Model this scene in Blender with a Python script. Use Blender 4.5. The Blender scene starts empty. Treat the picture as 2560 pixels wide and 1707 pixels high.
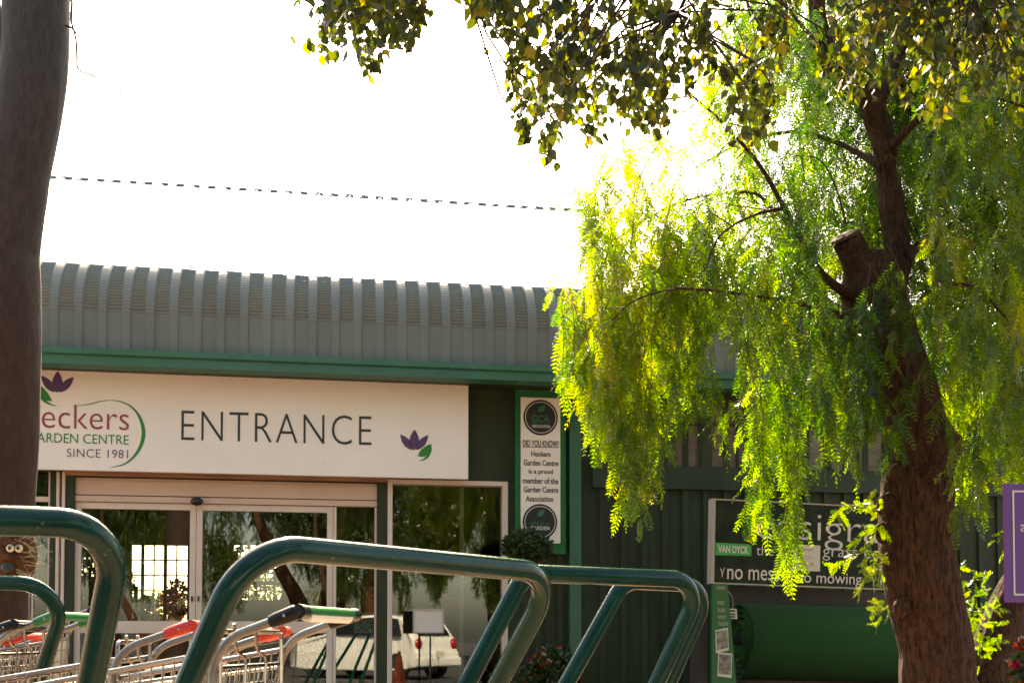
import bpy, math, random
import numpy as np
from mathutils import Matrix, Vector, noise

random.seed(7)
rng = np.random.default_rng(11)
R = math.radians
SC = bpy.context.scene
COL = SC.collection

# ------------------------------------------------------------------ camera, sky, sun, exposure
FPX, CX, HORIZ, CAMZ, PITCH = 3000.0, 1280.0, 1590.0, 0.97, R(2.0)
CYP = HORIZ - FPX * math.tan(PITCH)
cam_data = bpy.data.cameras.new("camera")
cam = bpy.data.objects.new("camera", cam_data)
COL.objects.link(cam)
cam.location = (0, 0, CAMZ)
cam.rotation_euler = (R(90) + PITCH, 0, 0)
cam_data.sensor_width = 36
cam_data.lens = 36 * FPX / 2560
cam_data.shift_y = (CYP - 853.5) / 2560
cam_data.clip_start = 0.05
cam_data.clip_end = 600
cam_data.dof.use_dof = True
cam_data.dof.focus_distance = 6.0
cam_data.dof.aperture_fstop = 11
SC.camera = cam

SUN_EL, SUN_AZ = R(41), R(-9)           # azimuth from +Y, negative = to the left
SUNV = Vector((math.sin(SUN_AZ) * math.cos(SUN_EL), math.cos(SUN_AZ) * math.cos(SUN_EL), math.sin(SUN_EL)))
world = bpy.data.worlds.new("World")
SC.world = world
world.use_nodes = True
wn = world.node_tree
sky = wn.nodes.new("ShaderNodeTexSky")
sky.sky_type = 'NISHITA'
sky.sun_disc = False
sky.sun_elevation = SUN_EL
sky.sun_rotation = SUN_AZ
sky.dust_density = 3.0
sky.air_density = 1.0
sky.ozone_density = 1.0
bg = wn.nodes["Background"]
bg.inputs[1].default_value = 0.14
wn.links.new(sky.outputs[0], bg.inputs[0])
sun_d = bpy.data.lights.new("sun", 'SUN')
sun_d.energy = 5.0
sun_d.angle = R(0.5)
sun_d.color = (1.0, 0.93, 0.80)
sun = bpy.data.objects.new("sun", sun_d)
COL.objects.link(sun)
sun.rotation_euler = SUNV.to_track_quat('Z', 'Y').to_euler()
vs = SC.view_settings
vs.view_transform = 'Standard'
vs.look = 'None'
vs.exposure = 2.5
vs.gamma = 1
vs.use_curve_mapping = False
try:
    vs.use_white_balance = True
    vs.white_balance_temperature = 8700
    vs.white_balance_tint = 10
except Exception:
    pass

# ------------------------------------------------------------------ pixels of the photo -> points in the place
def at(px, py, Y):
    a = (px - CX) / FPX
    b = (CYP - py) / FPX
    d = Vector((a, math.cos(PITCH) - b * math.sin(PITCH), math.sin(PITCH) + b * math.cos(PITCH)))
    return Vector((0, 0, CAMZ)) + d * (Y / d.y)

WALL_Y, WALL_A = 11.7, math.atan(FPX / 17000)
BF = Matrix.Translation((0, WALL_Y, 0)) @ Matrix.Rotation(WALL_A, 4, 'Z')    # building frame: x along the wall, y into it
BFI = BF.inverted()

def bw(px, py, off=0.0):
    """where the ray through a pixel meets the plane y = off of the building frame -> (u, z)"""
    o = BFI @ Vector((0, 0, CAMZ))
    p = BFI @ at(px, py, 10.0)
    d = p - o
    t = (off - o.y) / d.y
    q = o + d * t
    return q.x, q.z

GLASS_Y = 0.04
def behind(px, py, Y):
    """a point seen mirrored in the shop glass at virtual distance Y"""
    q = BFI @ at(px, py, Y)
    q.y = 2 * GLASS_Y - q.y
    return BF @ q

I4 = Matrix.Identity(4)

# ------------------------------------------------------------------ mesh building
class MB:
    def __init__(self):
        self.v = []; self.f = []
    def add(self, vs, fs):
        n = len(self.v)
        self.v += [tuple(p) for p in vs]
        self.f += [tuple(i + n for i in f) for f in fs]
        return self
    def box(self, x0, x1, y0, y1, z0, z1):
        x0, x1 = min(x0, x1), max(x0, x1); y0, y1 = min(y0, y1), max(y0, y1); z0, z1 = min(z0, z1), max(z0, z1)
        return self.add([(x0,y0,z0),(x1,y0,z0),(x1,y1,z0),(x0,y1,z0),(x0,y0,z1),(x1,y0,z1),(x1,y1,z1),(x0,y1,z1)],
                 [(0,3,2,1),(4,5,6,7),(0,1,5,4),(1,2,6,5),(2,3,7,6),(3,0,4,7)])
    def prism(self, pts, y0, y1):
        """polygon in x,z extruded from y0 (front) to y1"""
        n = len(pts)
        a = sum(pts[i][0] * pts[(i+1) % n][1] - pts[(i+1) % n][0] * pts[i][1] for i in range(n))
        if a < 0: pts = pts[::-1]
        v = [(x, y0, z) for x, z in pts] + [(x, y1, z) for x, z in pts]
        f = [tuple(range(n)), tuple(range(2*n-1, n-1, -1))]
        f += [(i, i + n, (i+1) % n + n, (i+1) % n) for i in range(n)]
        return self.add(v, f)
    def tube(self, pts, rad, seg=10, cap=True, wob=None):
        pts = [Vector(p) for p in pts]
        n = len(pts)
        if not hasattr(rad, '__len__'): rad = [rad] * n
        t0 = (pts[1] - pts[0]).normalized()
        up = Vector((0, 0, 1)) if abs(t0.z) < 0.9 else Vector((1, 0, 0))
        nx = t0.cross(up).normalized()
        V = []
        for i, p in enumerate(pts):
            t = (pts[min(i+1, n-1)] - pts[max(i-1, 0)]).normalized()
            nx = (nx - t * nx.dot(t)).normalized()
            ny = t.cross(nx)
            for k in range(seg):
                a = 2 * math.pi * k / seg
                r = rad[i]
                if wob: r *= wob(i, k, seg, p)
                V.append(p + nx * (math.cos(a) * r) + ny * (math.sin(a) * r))
        F = []
        for i in range(n - 1):
            for k in range(seg):
                F.append((i*seg + k, i*seg + (k+1) % seg, (i+1)*seg + (k+1) % seg, (i+1)*seg + k))
        if cap:
            F.append(tuple(range(seg - 1, -1, -1)))
            F.append(tuple((n-1)*seg + k for k in range(seg)))
        return self.add(V, F)
    def lathe(self, c, prof, seg=16, axis='z'):
        c = Vector(c)
        V = []; F = []
        for r, h in prof:
            for k in range(seg):
                a = 2 * math.pi * k / seg
                if axis == 'z': V.append(c + Vector((r*math.cos(a), r*math.sin(a), h)))
                elif axis == 'y': V.append(c + Vector((r*math.cos(a), h, r*math.sin(a))))
                else: V.append(c + Vector((h, r*math.cos(a), r*math.sin(a))))
        n = len(prof)
        for i in range(n - 1):
            for k in range(seg):
                q = (i*seg + k, i*seg + (k+1) % seg, (i+1)*seg + (k+1) % seg, (i+1)*seg + k)
                F.append(q if axis != 'y' else q[::-1])
        F.append(tuple(range(seg-1, -1, -1)) if axis != 'y' else tuple(range(seg)))
        top = tuple((n-1)*seg + k for k in range(seg))
        F.append(top if axis != 'y' else top[::-1])
        return self.add(V, F)
    def ball(self, c, rx, ry, rz, seg=16, rings=9, wob=0.0):
        c = Vector(c); V = []; F = []
        for i in range(rings + 1):
            th = math.pi * i / rings
            for k in range(seg):
                a = 2*math.pi*k/seg
                q = 1 + random.uniform(-wob, wob)
                V.append(c + Vector((rx*q*math.sin(th)*math.cos(a), ry*q*math.sin(th)*math.sin(a), -rz*q*math.cos(th))))
        for i in range(rings):
            for k in range(seg):
                F.append((i*seg+k, i*seg+(k+1)%seg, (i+1)*seg+(k+1)%seg, (i+1)*seg+k))
        return self.add(V, F)

ROOTM = {}
def root_matrix(parent):
    p = parent
    while p.parent: p = p.parent
    return ROOTM.get(p.name, I4)

def obj(name, mb, mat, parent=None, F=I4, smooth=False, bev=0.0, at_loc=None, auto=None):
    """links a mesh; vertices are given in frame F and stored in the frame of the thing they belong to"""
    me = bpy.data.meshes.new(name)
    M = F
    o = bpy.data.objects.new(name, me)
    COL.objects.link(o)
    if parent is not None:
        o.parent = parent
        M = root_matrix(parent).inverted() @ F
    elif at_loc is not None:
        T = Matrix.Translation(at_loc); o.location = at_loc
        ROOTM[o.name] = T
        M = T.inverted() @ F
    v = np.array(mb.v, dtype=np.float64)
    m = np.array(M)
    v = v @ m[:3, :3].T + m[:3, 3]
    me.from_pydata(v.tolist(), [], mb.f)
    if mat: me.materials.append(mat)
    if smooth:
        me.polygons.foreach_set('use_smooth', [True] * len(me.polygons))
        if auto:
            me.set_sharp_from_angle(angle=R(auto))
    if bev:
        b = o.modifiers.new('bevel', 'BEVEL'); b.width = bev; b.segments = 2; b.limit_method = 'ANGLE'
    me.update()
    return o

def tag(o, label=None, cat=None, group=None, kind=None):
    if label: o['label'] = label
    if cat: o['category'] = cat
    if group: o['group'] = group
    if kind: o['kind'] = kind
    return o

def thing(name, label, cat, loc, rz=0.0, group=None):
    o = bpy.data.objects.new(name, None)
    o.empty_display_size = 0.1
    COL.objects.link(o)
    o.location = loc; o.rotation_euler = (0, 0, rz)
    ROOTM[o.name] = Matrix.Translation(Vector(loc)) @ Matrix.Rotation(rz, 4, 'Z')
    return tag(o, label, cat, group)

def copy_tree(o, parent=None):
    c = o.copy(); COL.objects.link(c)
    if parent is not None: c.parent = parent
    for ch in list(o.children): copy_tree(ch, c)
    return c

# ------------------------------------------------------------------ materials
def mat(name, col, rough=0.6, metal=0.0, var=0.15, scale=6.0, bump=0.0, bscale=40.0, spec=0.5, coat=0.0, col2=None, stretch=None, dirt=0.0):
    m = bpy.data.materials.new(name); m.use_nodes = True
    nt = m.node_tree; p = nt.nodes["Principled BSDF"]
    p.inputs['Roughness'].default_value = rough
    p.inputs['Metallic'].default_value = metal
    p.inputs['Specular IOR Level'].default_value = spec
    if coat: p.inputs['Coat Weight'].default_value = coat; p.inputs['Coat Roughness'].default_value = 0.06
    tc = nt.nodes.new('ShaderNodeTexCoord')
    src = tc.outputs['Object']
    if stretch:
        mp = nt.nodes.new('ShaderNodeMapping'); mp.inputs['Scale'].default_value = stretch
        nt.links.new(src, mp.inputs[0]); src = mp.outputs[0]
    n = nt.nodes.new('ShaderNodeTexNoise'); n.inputs['Scale'].default_value = scale; n.inputs['Detail'].default_value = 6
    n.inputs['Roughness'].default_value = 0.65
    nt.links.new(src, n.inputs['Vector'])
    r = nt.nodes.new('ShaderNodeValToRGB')
    c2 = col2 if col2 else tuple(min(1, c * (1 + var)) for c in col)
    c1 = tuple(c * (1 - var) for c in col)
    r.color_ramp.elements[0].position = 0.3; r.color_ramp.elements[1].position = 0.7
    r.color_ramp.elements[0].color = (*c1, 1); r.color_ramp.elements[1].color = (*c2, 1)
    nt.links.new(n.outputs['Fac'], r.inputs[0])
    out = r.outputs[0]
    nt.links.new(out, p.inputs['Base Color'])
    rr = nt.nodes.new('ShaderNodeMapRange'); rr.inputs['To Min'].default_value = max(0, rough - 0.1); rr.inputs['To Max'].default_value = min(1, rough + 0.12)
    nt.links.new(n.outputs['Fac'], rr.inputs['Value']); nt.links.new(rr.outputs[0], p.inputs['Roughness'])
    if bump:
        n2 = nt.nodes.new('ShaderNodeTexNoise'); n2.inputs['Scale'].default_value = bscale; n2.inputs['Detail'].default_value = 8
        nt.links.new(src, n2.inputs['Vector'])
        b = nt.nodes.new('ShaderNodeBump'); b.inputs['Strength'].default_value = bump; b.inputs['Distance'].default_value = 0.02
        nt.links.new(n2.outputs['Fac'], b.inputs['Height']); nt.links.new(b.outputs[0], p.inputs['Normal'])
    return m

def leaf_mat(name, cols, trans, tfac=0.5, rough=0.4, spec=0.5):
    """cols: ramp of leaf colours picked per leaf by the 'tint' attribute; trans: ramp of the colour of light passing through"""
    m = bpy.data.materials.new(name); m.use_nodes = True
    nt = m.node_tree; p = nt.nodes["Principled BSDF"]
    p.inputs['Roughness'].default_value = rough
    p.inputs['Specular IOR Level'].default_value = spec
    a = nt.nodes.new('ShaderNodeAttribute'); a.attribute_name = 'tint'
    def ramp(cs):
        r = nt.nodes.new('ShaderNodeValToRGB')
        e = r.color_ramp.elements
        while len(e) < len(cs): e.new(0.5)
        for i, c in enumerate(cs):
            e[i].position = i / (len(cs) - 1); e[i].color = (*c, 1)
        nt.links.new(a.outputs['Fac'], r.inputs[0]); return r
    r1 = ramp(cols); r2 = ramp(trans)
    nt.links.new(r1.outputs[0], p.inputs['Base Color'])
    t = nt.nodes.new('ShaderNodeBsdfTranslucent'); nt.links.new(r2.outputs[0], t.inputs[0])
    mx = nt.nodes.new('ShaderNodeMixShader'); mx.inputs[0].default_value = tfac
    nt.links.new(p.outputs[0], mx.inputs[1]); nt.links.new(t.outputs[0], mx.inputs[2])
    nt.links.new(mx.outputs[0], nt.nodes['Material Output'].inputs[0])
    return m

def glass_mat(name, tint=(0.82, 0.85, 0.80), ior=1.75, rough=0.0):
    m = bpy.data.materials.new(name); m.use_nodes = True
    nt = m.node_tree; nt.nodes.remove(nt.nodes["Principled BSDF"])
    tr = nt.nodes.new('ShaderNodeBsdfTransparent'); tr.inputs[0].default_value = (*tint, 1)
    gl = nt.nodes.new('ShaderNodeBsdfGlossy'); gl.inputs['Roughness'].default_value = rough
    fr = nt.nodes.new('ShaderNodeFresnel'); fr.inputs[0].default_value = ior
    mx = nt.nodes.new('ShaderNodeMixShader')
    nt.links.new(fr.outputs[0], mx.inputs[0]); nt.links.new(tr.outputs[0], mx.inputs[1]); nt.links.new(gl.outputs[0], mx.inputs[2])
    nt.links.new(mx.outputs[0], nt.nodes['Material Output'].inputs[0])
    return m

def bark_mat(name, dark, light, scale=(14, 14, 2.2), bump=0.9, rough=0.9, dist=0.03):
    m = bpy.data.materials.new(name); m.use_nodes = True
    nt = m.node_tree; p = nt.nodes["Principled BSDF"]; p.inputs['Roughness'].default_value = rough
    p.inputs['Specular IOR Level'].default_value = 0.25
    tc = nt.nodes.new('ShaderNodeTexCoord'); mp = nt.nodes.new('ShaderNodeMapping'); mp.inputs['Scale'].default_value = scale
    nt.links.new(tc.outputs['Object'], mp.inputs[0])
    n = nt.nodes.new('ShaderNodeTexNoise'); n.inputs['Scale'].default_value = 2.2; n.inputs['Detail'].default_value = 10; n.inputs['Roughness'].default_value = 0.72
    n.inputs['Distortion'].default_value = 0.6
    nt.links.new(mp.outputs[0], n.inputs['Vector'])
    r = nt.nodes.new('ShaderNodeValToRGB'); r.color_ramp.elements[0].position = 0.36; r.color_ramp.elements[1].position = 0.66
    r.color_ramp.elements[0].color = (*dark, 1); r.color_ramp.elements[1].color = (*light, 1)
    nt.links.new(n.outputs['Fac'], r.inputs[0]); nt.links.new(r.outputs[0], p.inputs['Base Color'])
    b = nt.nodes.new('ShaderNodeBump'); b.inputs['Strength'].default_value = bump; b.inputs['Distance'].default_value = dist
    nt.links.new(n.outputs['Fac'], b.inputs['Height']); nt.links.new(b.outputs[0], p.inputs['Normal'])
    return m

M = {}
M['paving'] = mat('paving', (0.29, 0.175, 0.115), 0.9, var=0.3, scale=3, bump=0.3, bscale=25)
M['wall_green'] = mat('wall_green', (0.031, 0.043, 0.023), 0.6, var=0.3, scale=2.5, stretch=(1, 1, 0.25), spec=0.2)
M['trim_green'] = mat('trim_green', (0.026, 0.120, 0.070), 0.42, var=0.15, scale=3)
M['beam_green'] = mat('beam_green', (0.028, 0.045, 0.027), 0.55, var=0.2, scale=3, spec=0.25)
M['canopy'] = mat('canopy', (0.132, 0.144, 0.122), 0.44, var=0.14, scale=2.0, stretch=(1, 1, 0.4))
M['roof_white'] = mat('roof_white', (0.82, 0.82, 0.80), 0.35, var=0.04)
M['sign_white'] = mat('sign_white', (0.80, 0.735, 0.665), 0.45, var=0.035, scale=1.6)
M['frame_white'] = mat('frame_white', (0.616, 0.497, 0.413), 0.5, var=0.08, scale=4)
M['frame_grey'] = mat('frame_grey', (0.34, 0.30, 0.26), 0.5, var=0.08, scale=4)
M['header'] = mat('header', (0.576, 0.408, 0.32), 0.5, var=0.06, scale=2)
M['wood_beam'] = mat('wood_beam', (0.30, 0.15, 0.08), 0.7, var=0.4, scale=3, stretch=(0.6, 3, 9))
M['glass'] = glass_mat('glass')
M['old_glass'] = mat('old_glass', (0.13, 0.105, 0.085), 0.22, var=0.35, scale=9)
M['black'] = mat('black', (0.0084, 0.0084, 0.0098), 0.4, var=0.2)
M['int_wall'] = mat('int_wall', (0.128, 0.096, 0.068), 0.8, var=0.2, scale=1.2)
M['int_floor'] = mat('int_floor', (0.20, 0.16, 0.12), 0.6, var=0.2)
M['int_shelf'] = mat('int_shelf', (0.17, 0.10, 0.055), 0.7, var=0.4, scale=5)
M['lattice'] = mat('lattice', (0.02, 0.028, 0.03), 0.6)
M['ink_grey'] = mat('ink_grey', (0.02275, 0.02925, 0.0273), 0.5, var=0.05)
M['ink_red'] = mat('ink_red', (0.3, 0.04125, 0.04125), 0.5, var=0.05)
M['ink_green'] = mat('ink_green', (0.0052, 0.195, 0.02275), 0.5, var=0.05)
M['ink_purple'] = mat('ink_purple', (0.0805, 0.035, 0.1085), 0.5, var=0.05)
M['ink_teal'] = mat('ink_teal', (0.006, 0.144, 0.06), 0.5, var=0.05)
M['ink_white'] = mat('ink_white', (0.558, 0.522, 0.486), 0.5, var=0.03)
M['emblem_black'] = mat('emblem_black', (0.0132, 0.012, 0.0132), 0.45, var=0.05)
M['turf_border'] = mat('turf_border', (0.006, 0.12, 0.033), 0.9, var=0.6, scale=60, bump=1.0, bscale=150, col2=(0.018, 0.3, 0.09))
M['turf'] = mat('turf', (0.0045, 0.062, 0.0065), 0.95, var=0.25, scale=150, bump=0.8, bscale=260)
M['turf_back'] = mat('turf_back', (0.012, 0.022, 0.014), 0.9)
M['grass_photo'] = mat('grass_photo', (0.004, 0.012, 0.006), 0.5, var=0.6, scale=7, col2=(0.015, 0.032, 0.015), spec=0.2)
M['badge_green'] = mat('badge_green', (0.007, 0.315, 0.07), 0.5, var=0.05)
M['banner_green'] = mat('banner_green', (0.00325, 0.0975, 0.0195), 0.5, var=0.1)
M['paper'] = mat('paper', (0.55, 0.52, 0.45), 0.7, var=0.05)
M['photo_print'] = mat('photo_print', (0.06, 0.07, 0.05), 0.4, var=0.8, scale=25, col2=(0.35, 0.30, 0.26))
M['hoop'] = mat('hoop', (0.00066, 0.0275, 0.0209), 0.07, var=0.3, scale=9, bump=0.05, bscale=90, spec=0.20)
def wear(m, col, thr=0.66, scale=38.0):
    nt = m.node_tree; p = nt.nodes["Principled BSDF"]; src = p.inputs['Base Color'].links[0].from_socket
    tc = nt.nodes.new('ShaderNodeTexCoord')
    n = nt.nodes.new('ShaderNodeTexNoise'); n.inputs['Scale'].default_value = scale; n.inputs['Detail'].default_value = 9; n.inputs['Roughness'].default_value = .75
    nt.links.new(tc.outputs['Object'], n.inputs['Vector'])
    r = nt.nodes.new('ShaderNodeMapRange'); r.inputs['From Min'].default_value = thr; r.inputs['From Max'].default_value = thr + .03
    nt.links.new(n.outputs['Fac'], r.inputs['Value'])
    mx = nt.nodes.new('ShaderNodeMix'); mx.data_type = 'RGBA'; mx.inputs[7].default_value = (*col, 1)
    nt.links.new(r.outputs[0], mx.inputs[0]); nt.links.new(src, mx.inputs[6]); nt.links.new(mx.outputs[2], p.inputs['Base Color'])
wear(M['hoop'], (0.16, 0.13, 0.10), 0.655)
wear(M['sign_white'], (0.55, 0.48, 0.40), 0.68, 2.2); wear(M['canopy'], (0.17, 0.17, 0.15), 0.66, 5.0)
M['chrome'] = mat('chrome', (0.255, 0.24, 0.225), 0.20, metal=1.0, var=0.15, scale=20)
M['zinc'] = mat('zinc', (0.176, 0.172, 0.168), 0.34, metal=0.9, var=0.25, scale=12, bump=0.08)
M['pl_black'] = mat('pl_black', (0.004, 0.005, 0.009), 0.35, spec=0.25)
M['pl_green'] = mat('pl_green', (0.004, 0.14, 0.036), 0.3, var=0.1)
M['pl_red'] = mat('pl_red', (0.52, 0.026, 0.010), 0.3, var=0.1)
M['pl_white'] = mat('pl_white', (0.75, 0.70, 0.62), 0.35, var=0.05)
M['rubber'] = mat('rubber', (0.021, 0.021, 0.021), 0.8)
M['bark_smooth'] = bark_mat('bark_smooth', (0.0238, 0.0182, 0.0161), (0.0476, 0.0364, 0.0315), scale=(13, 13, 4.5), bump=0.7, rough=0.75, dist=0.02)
def bark_flare_by_height(m, lo, hi, z0, z1):
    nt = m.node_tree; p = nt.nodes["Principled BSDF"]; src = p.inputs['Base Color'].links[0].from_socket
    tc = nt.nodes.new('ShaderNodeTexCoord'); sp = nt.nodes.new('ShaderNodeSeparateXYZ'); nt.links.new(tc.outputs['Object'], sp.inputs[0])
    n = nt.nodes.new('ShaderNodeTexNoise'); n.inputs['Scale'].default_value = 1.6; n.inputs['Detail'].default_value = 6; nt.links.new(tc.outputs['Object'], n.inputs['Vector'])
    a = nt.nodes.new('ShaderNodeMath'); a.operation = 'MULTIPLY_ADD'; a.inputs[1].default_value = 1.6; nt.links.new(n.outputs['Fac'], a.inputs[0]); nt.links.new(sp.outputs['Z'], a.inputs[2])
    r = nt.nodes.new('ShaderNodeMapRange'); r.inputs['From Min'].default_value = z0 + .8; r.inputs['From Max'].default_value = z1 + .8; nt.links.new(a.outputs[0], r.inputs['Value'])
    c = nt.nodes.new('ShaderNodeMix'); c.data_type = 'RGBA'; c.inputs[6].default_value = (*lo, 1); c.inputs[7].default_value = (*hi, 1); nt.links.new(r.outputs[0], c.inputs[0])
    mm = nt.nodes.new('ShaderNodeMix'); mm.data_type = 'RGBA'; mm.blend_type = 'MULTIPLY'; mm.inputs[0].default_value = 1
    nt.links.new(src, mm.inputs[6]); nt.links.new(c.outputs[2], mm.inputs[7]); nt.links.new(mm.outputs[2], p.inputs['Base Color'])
bark_flare_by_height(M['bark_smooth'], (1.05, .70, .56), (1.2, 1.5, 1.75), 2.3, 4.2)  # blue-grey lens flare put into the upper trunk's colour, red-brown bark below
M['bark_rough'] = bark_mat('bark_rough', (0.009, 0.0042, 0.0026), (0.140, 0.064, 0.035), scale=(26, 26, 5.5), bump=1.0, dist=0.04)
M['cut_wood'] = mat('cut_wood', (0.066, 0.033, 0.018), 0.9, var=0.4, scale=20, bump=0.6)
M['twig'] = mat('twig', (0.03, 0.0192, 0.012), 0.8)
M['stem_green'] = mat('stem_green', (0.06, 0.054, 0.018), 0.7)
M['purple'] = mat('purple', (0.114, 0.033, 0.204), 0.45, var=0.08)
M['terracotta'] = mat('terracotta', (0.32, 0.11, 0.05), 0.85, var=0.2)
M['pot_dark'] = mat('pot_dark', (0.05, 0.045, 0.04), 0.6, var=0.2)
M['soil'] = mat('soil', (0.03, 0.02, 0.015), 1.0, bump=0.6)
M['car_white'] = mat('car_white', (0.78, 0.77, 0.74), 0.25, var=0.02, coat=0.8)
M['car_glass'] = mat('car_glass', (0.01, 0.012, 0.014), 0.08)
M['lamp_red'] = mat('lamp_red', (0.32, 0.008, 0.0096), 0.15, coat=0.6)
M['plate'] = mat('plate', (0.6, 0.58, 0.5), 0.5)
M['cone'] = mat('cone', (0.35, 0.0595, 0.014), 0.6)
M['yellow'] = mat('yellow', (0.64, 0.464, 0.016), 0.5, var=0.1)
M['carved'] = bark_mat('carved', (0.027, 0.0108, 0.0048), (0.132, 0.057, 0.0228), scale=(9, 9, 4), bump=0.7)
M['eye_white'] = mat('eye_white', (0.496, 0.48, 0.36), 0.3)
M['straw'] = mat('straw', (0.294, 0.238, 0.14), 0.8, var=0.3)
M['pepper_leaf'] = leaf_mat('pepper_leaf', [(0.01364, 0.0341, 0.00496), (0.0217, 0.0465, 0.0062), (0.0434, 0.0682, 0.0062), (0.0682, 0.0682, 0.00744)],
                            [(0.0248, 0.093, 0.00186), (0.0744, 0.2108, 0.00186), (0.31, 0.496, 0.00248), (0.4836, 0.4712, 0.00496)], 0.58, 0.26, 0.7)
M['broad_leaf'] = leaf_mat('broad_leaf', [(0.0096, 0.0204, 0.006), (0.0168, 0.0312, 0.0072), (0.036, 0.051, 0.0084), (0.102, 0.078, 0.0072)],
                           [(0.03, 0.051, 0.0024), (0.096, 0.126, 0.0036), (0.3, 0.324, 0.006), (0.42, 0.288, 0.0048)], 0.42, 0.42)
M['bush_leaf'] = leaf_mat('bush_leaf', [(0.012, 0.03, 0.0084), (0.021, 0.045, 0.0108), (0.033, 0.06, 0.012)],
                          [(0.03, 0.084, 0.012), (0.048, 0.12, 0.012), (0.09, 0.15, 0.012)], 0.3, 0.4)
M['flower'] = leaf_mat('flower', [(0.4225, 0.013, 0.0325), (0.455, 0.065, 0.00975), (0.2925, 0.0065, 0.104), (0.455, 0.325, 0.2925)],
                       [(0.325, 0.013, 0.026), (0.39, 0.052, 0.0065), (0.2275, 0.0065, 0.078), (0.325, 0.26, 0.2275)], 0.3, 0.5)
M['yellow_flower'] = leaf_mat('yellow_flower', [(0.6, 0.30, 0.01), (0.65, 0.45, 0.03)], [(0.5, 0.25, 0.01), (0.5, 0.35, 0.02)], 0.3, 0.5)

# ------------------------------------------------------------------ lettering
def text_faces(s, offset=0.0, space=1.0):
    cu = bpy.data.curves.new('t', 'FONT'); cu.body = s; cu.offset = offset; cu.space_character = space; cu.resolution_u = 4
    o = bpy.data.objects.new('t', cu); COL.objects.link(o)
    bpy.context.view_layer.update()
    dg = bpy.context.evaluated_depsgraph_get()
    me = bpy.data.meshes.new_from_object(o.evaluated_get(dg))
    v = [tuple(p.co) for p in me.vertices]; f = [tuple(p.vertices) for p in me.polygons]
    bpy.data.objects.remove(o); bpy.data.curves.remove(cu); bpy.data.meshes.remove(me)
    return v, f

def text_mb(mb, s, u0, z0, u1, z1, y, offset=0.0, space=1.0, shear=0.0):
    """letters fitted to a box on the plane y of a frame, facing -y; z0..z1 is the ink's own height"""
    v, f = text_faces(s, offset, space)
    a = np.array(v); x0, y0 = a[:, 0].min(), a[:, 1].min(); x1, y1 = a[:, 0].max(), a[:, 1].max()
    out = []
    for x, yy, _ in v:
        q = (yy - y0) / (y1 - y0)
        out.append((u0 + (x - x0) / (x1 - x0) * (u1 - u0) + shear * q, y, z0 + q * (z1 - z0)))
    mb.add(out, f)

def text_px(mb, s, xl, yb, xr, yt, y, **k):
    u0, z0 = bw(xl, yb, y); u1, z1 = bw(xr, yt, y)
    text_mb(mb, s, u0, z0, u1, z1, y, **k)

def poly_px(mb, pts, y):
    q = [bw(px, py, y) for px, py in pts]
    n = len(q)
    a = sum(q[i][0]*q[(i+1) % n][1] - q[(i+1) % n][0]*q[i][1] for i in range(n))
    if a < 0: q = q[::-1]
    mb.add([(u, y, z) for u, z in q], [tuple(range(n))])

def disc(mb, u, z, ru, rz, y, n=40):
    mb.add([(u + ru*math.cos(2*math.pi*i/n), y, z + rz*math.sin(2*math.pi*i/n)) for i in range(n)], [tuple(range(n))])

def ring(mb, u, z, r0, r1, y, n=40, ex=1.0):
    V = []
    for i in range(n):
        a = 2*math.pi*i/n
        V += [(u + r0*math.cos(a), y, z + r0*ex*math.sin(a)), (u + r1*math.cos(a), y, z + r1*ex*math.sin(a))]
    F = [(2*i, 2*i+1, (2*i+3) % (2*n), (2*i+2) % (2*n)) for i in range(n)]
    mb.add(V, F)

def petal(b, t, w, n=9, skew=0.0):
    """pointed oval from b to t, half width w (pixels)"""
    bx, by = b; tx, ty = t
    dx, dy = tx - bx, ty - by; L = math.hypot(dx, dy); nx, ny = -dy/L, dx/L
    l, r = [], []
    for i in range(n + 1):
        s = i / n; q = w * math.sin(math.pi * s ** 0.9) ** 0.85
        l.append((bx + dx*s + nx*q*(1+skew), by + dy*s + ny*q*(1+skew))); r.append((bx + dx*s - nx*q*(1-skew), by + dy*s - ny*q*(1-skew)))
    return l + r[-2:0:-1]

def ribbon(mb, pts, y):
    """tapered stroke: (px, py, width) list"""
    # smooth resample (Catmull-Rom)
    P = [np.array(p, float) for p in pts]; P = [2*P[0]-P[1]] + P + [2*P[-1]-P[-2]]
    S = []
    for i in range(1, len(P) - 2):
        for k in range(6):
            t = k / 6
            S.append(0.5*((2*P[i]) + (-P[i-1]+P[i+1])*t + (2*P[i-1]-5*P[i]+4*P[i+1]-P[i+2])*t*t + (-P[i-1]+3*P[i]-3*P[i+1]+P[i+2])*t**3))
    S.append(P[-2])
    V = []
    for i, p in enumerate(S):
        a = S[max(0, i-1)]; b = S[min(len(S)-1, i+1)]
        d = b[:2] - a[:2]; d /= np.linalg.norm(d); nn = np.array([-d[1], d[0]])
        for sg in (1, -1):
            u, z = bw(*(p[:2] + nn * sg * p[2] / 2), y); V.append((u, y, z))
    F = []
    for i in range(len(S) - 1):
        F.append((2*i, 2*i+2, 2*i+3, 2*i+1))
    # orient to -y
    a, b, c = (np.array(V[j]) for j in F[0][:3])
    if np.cross(b-a, c-a)[1] > 0: F = [f[::-1] for f in F]
    mb.add(V, F)

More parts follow.
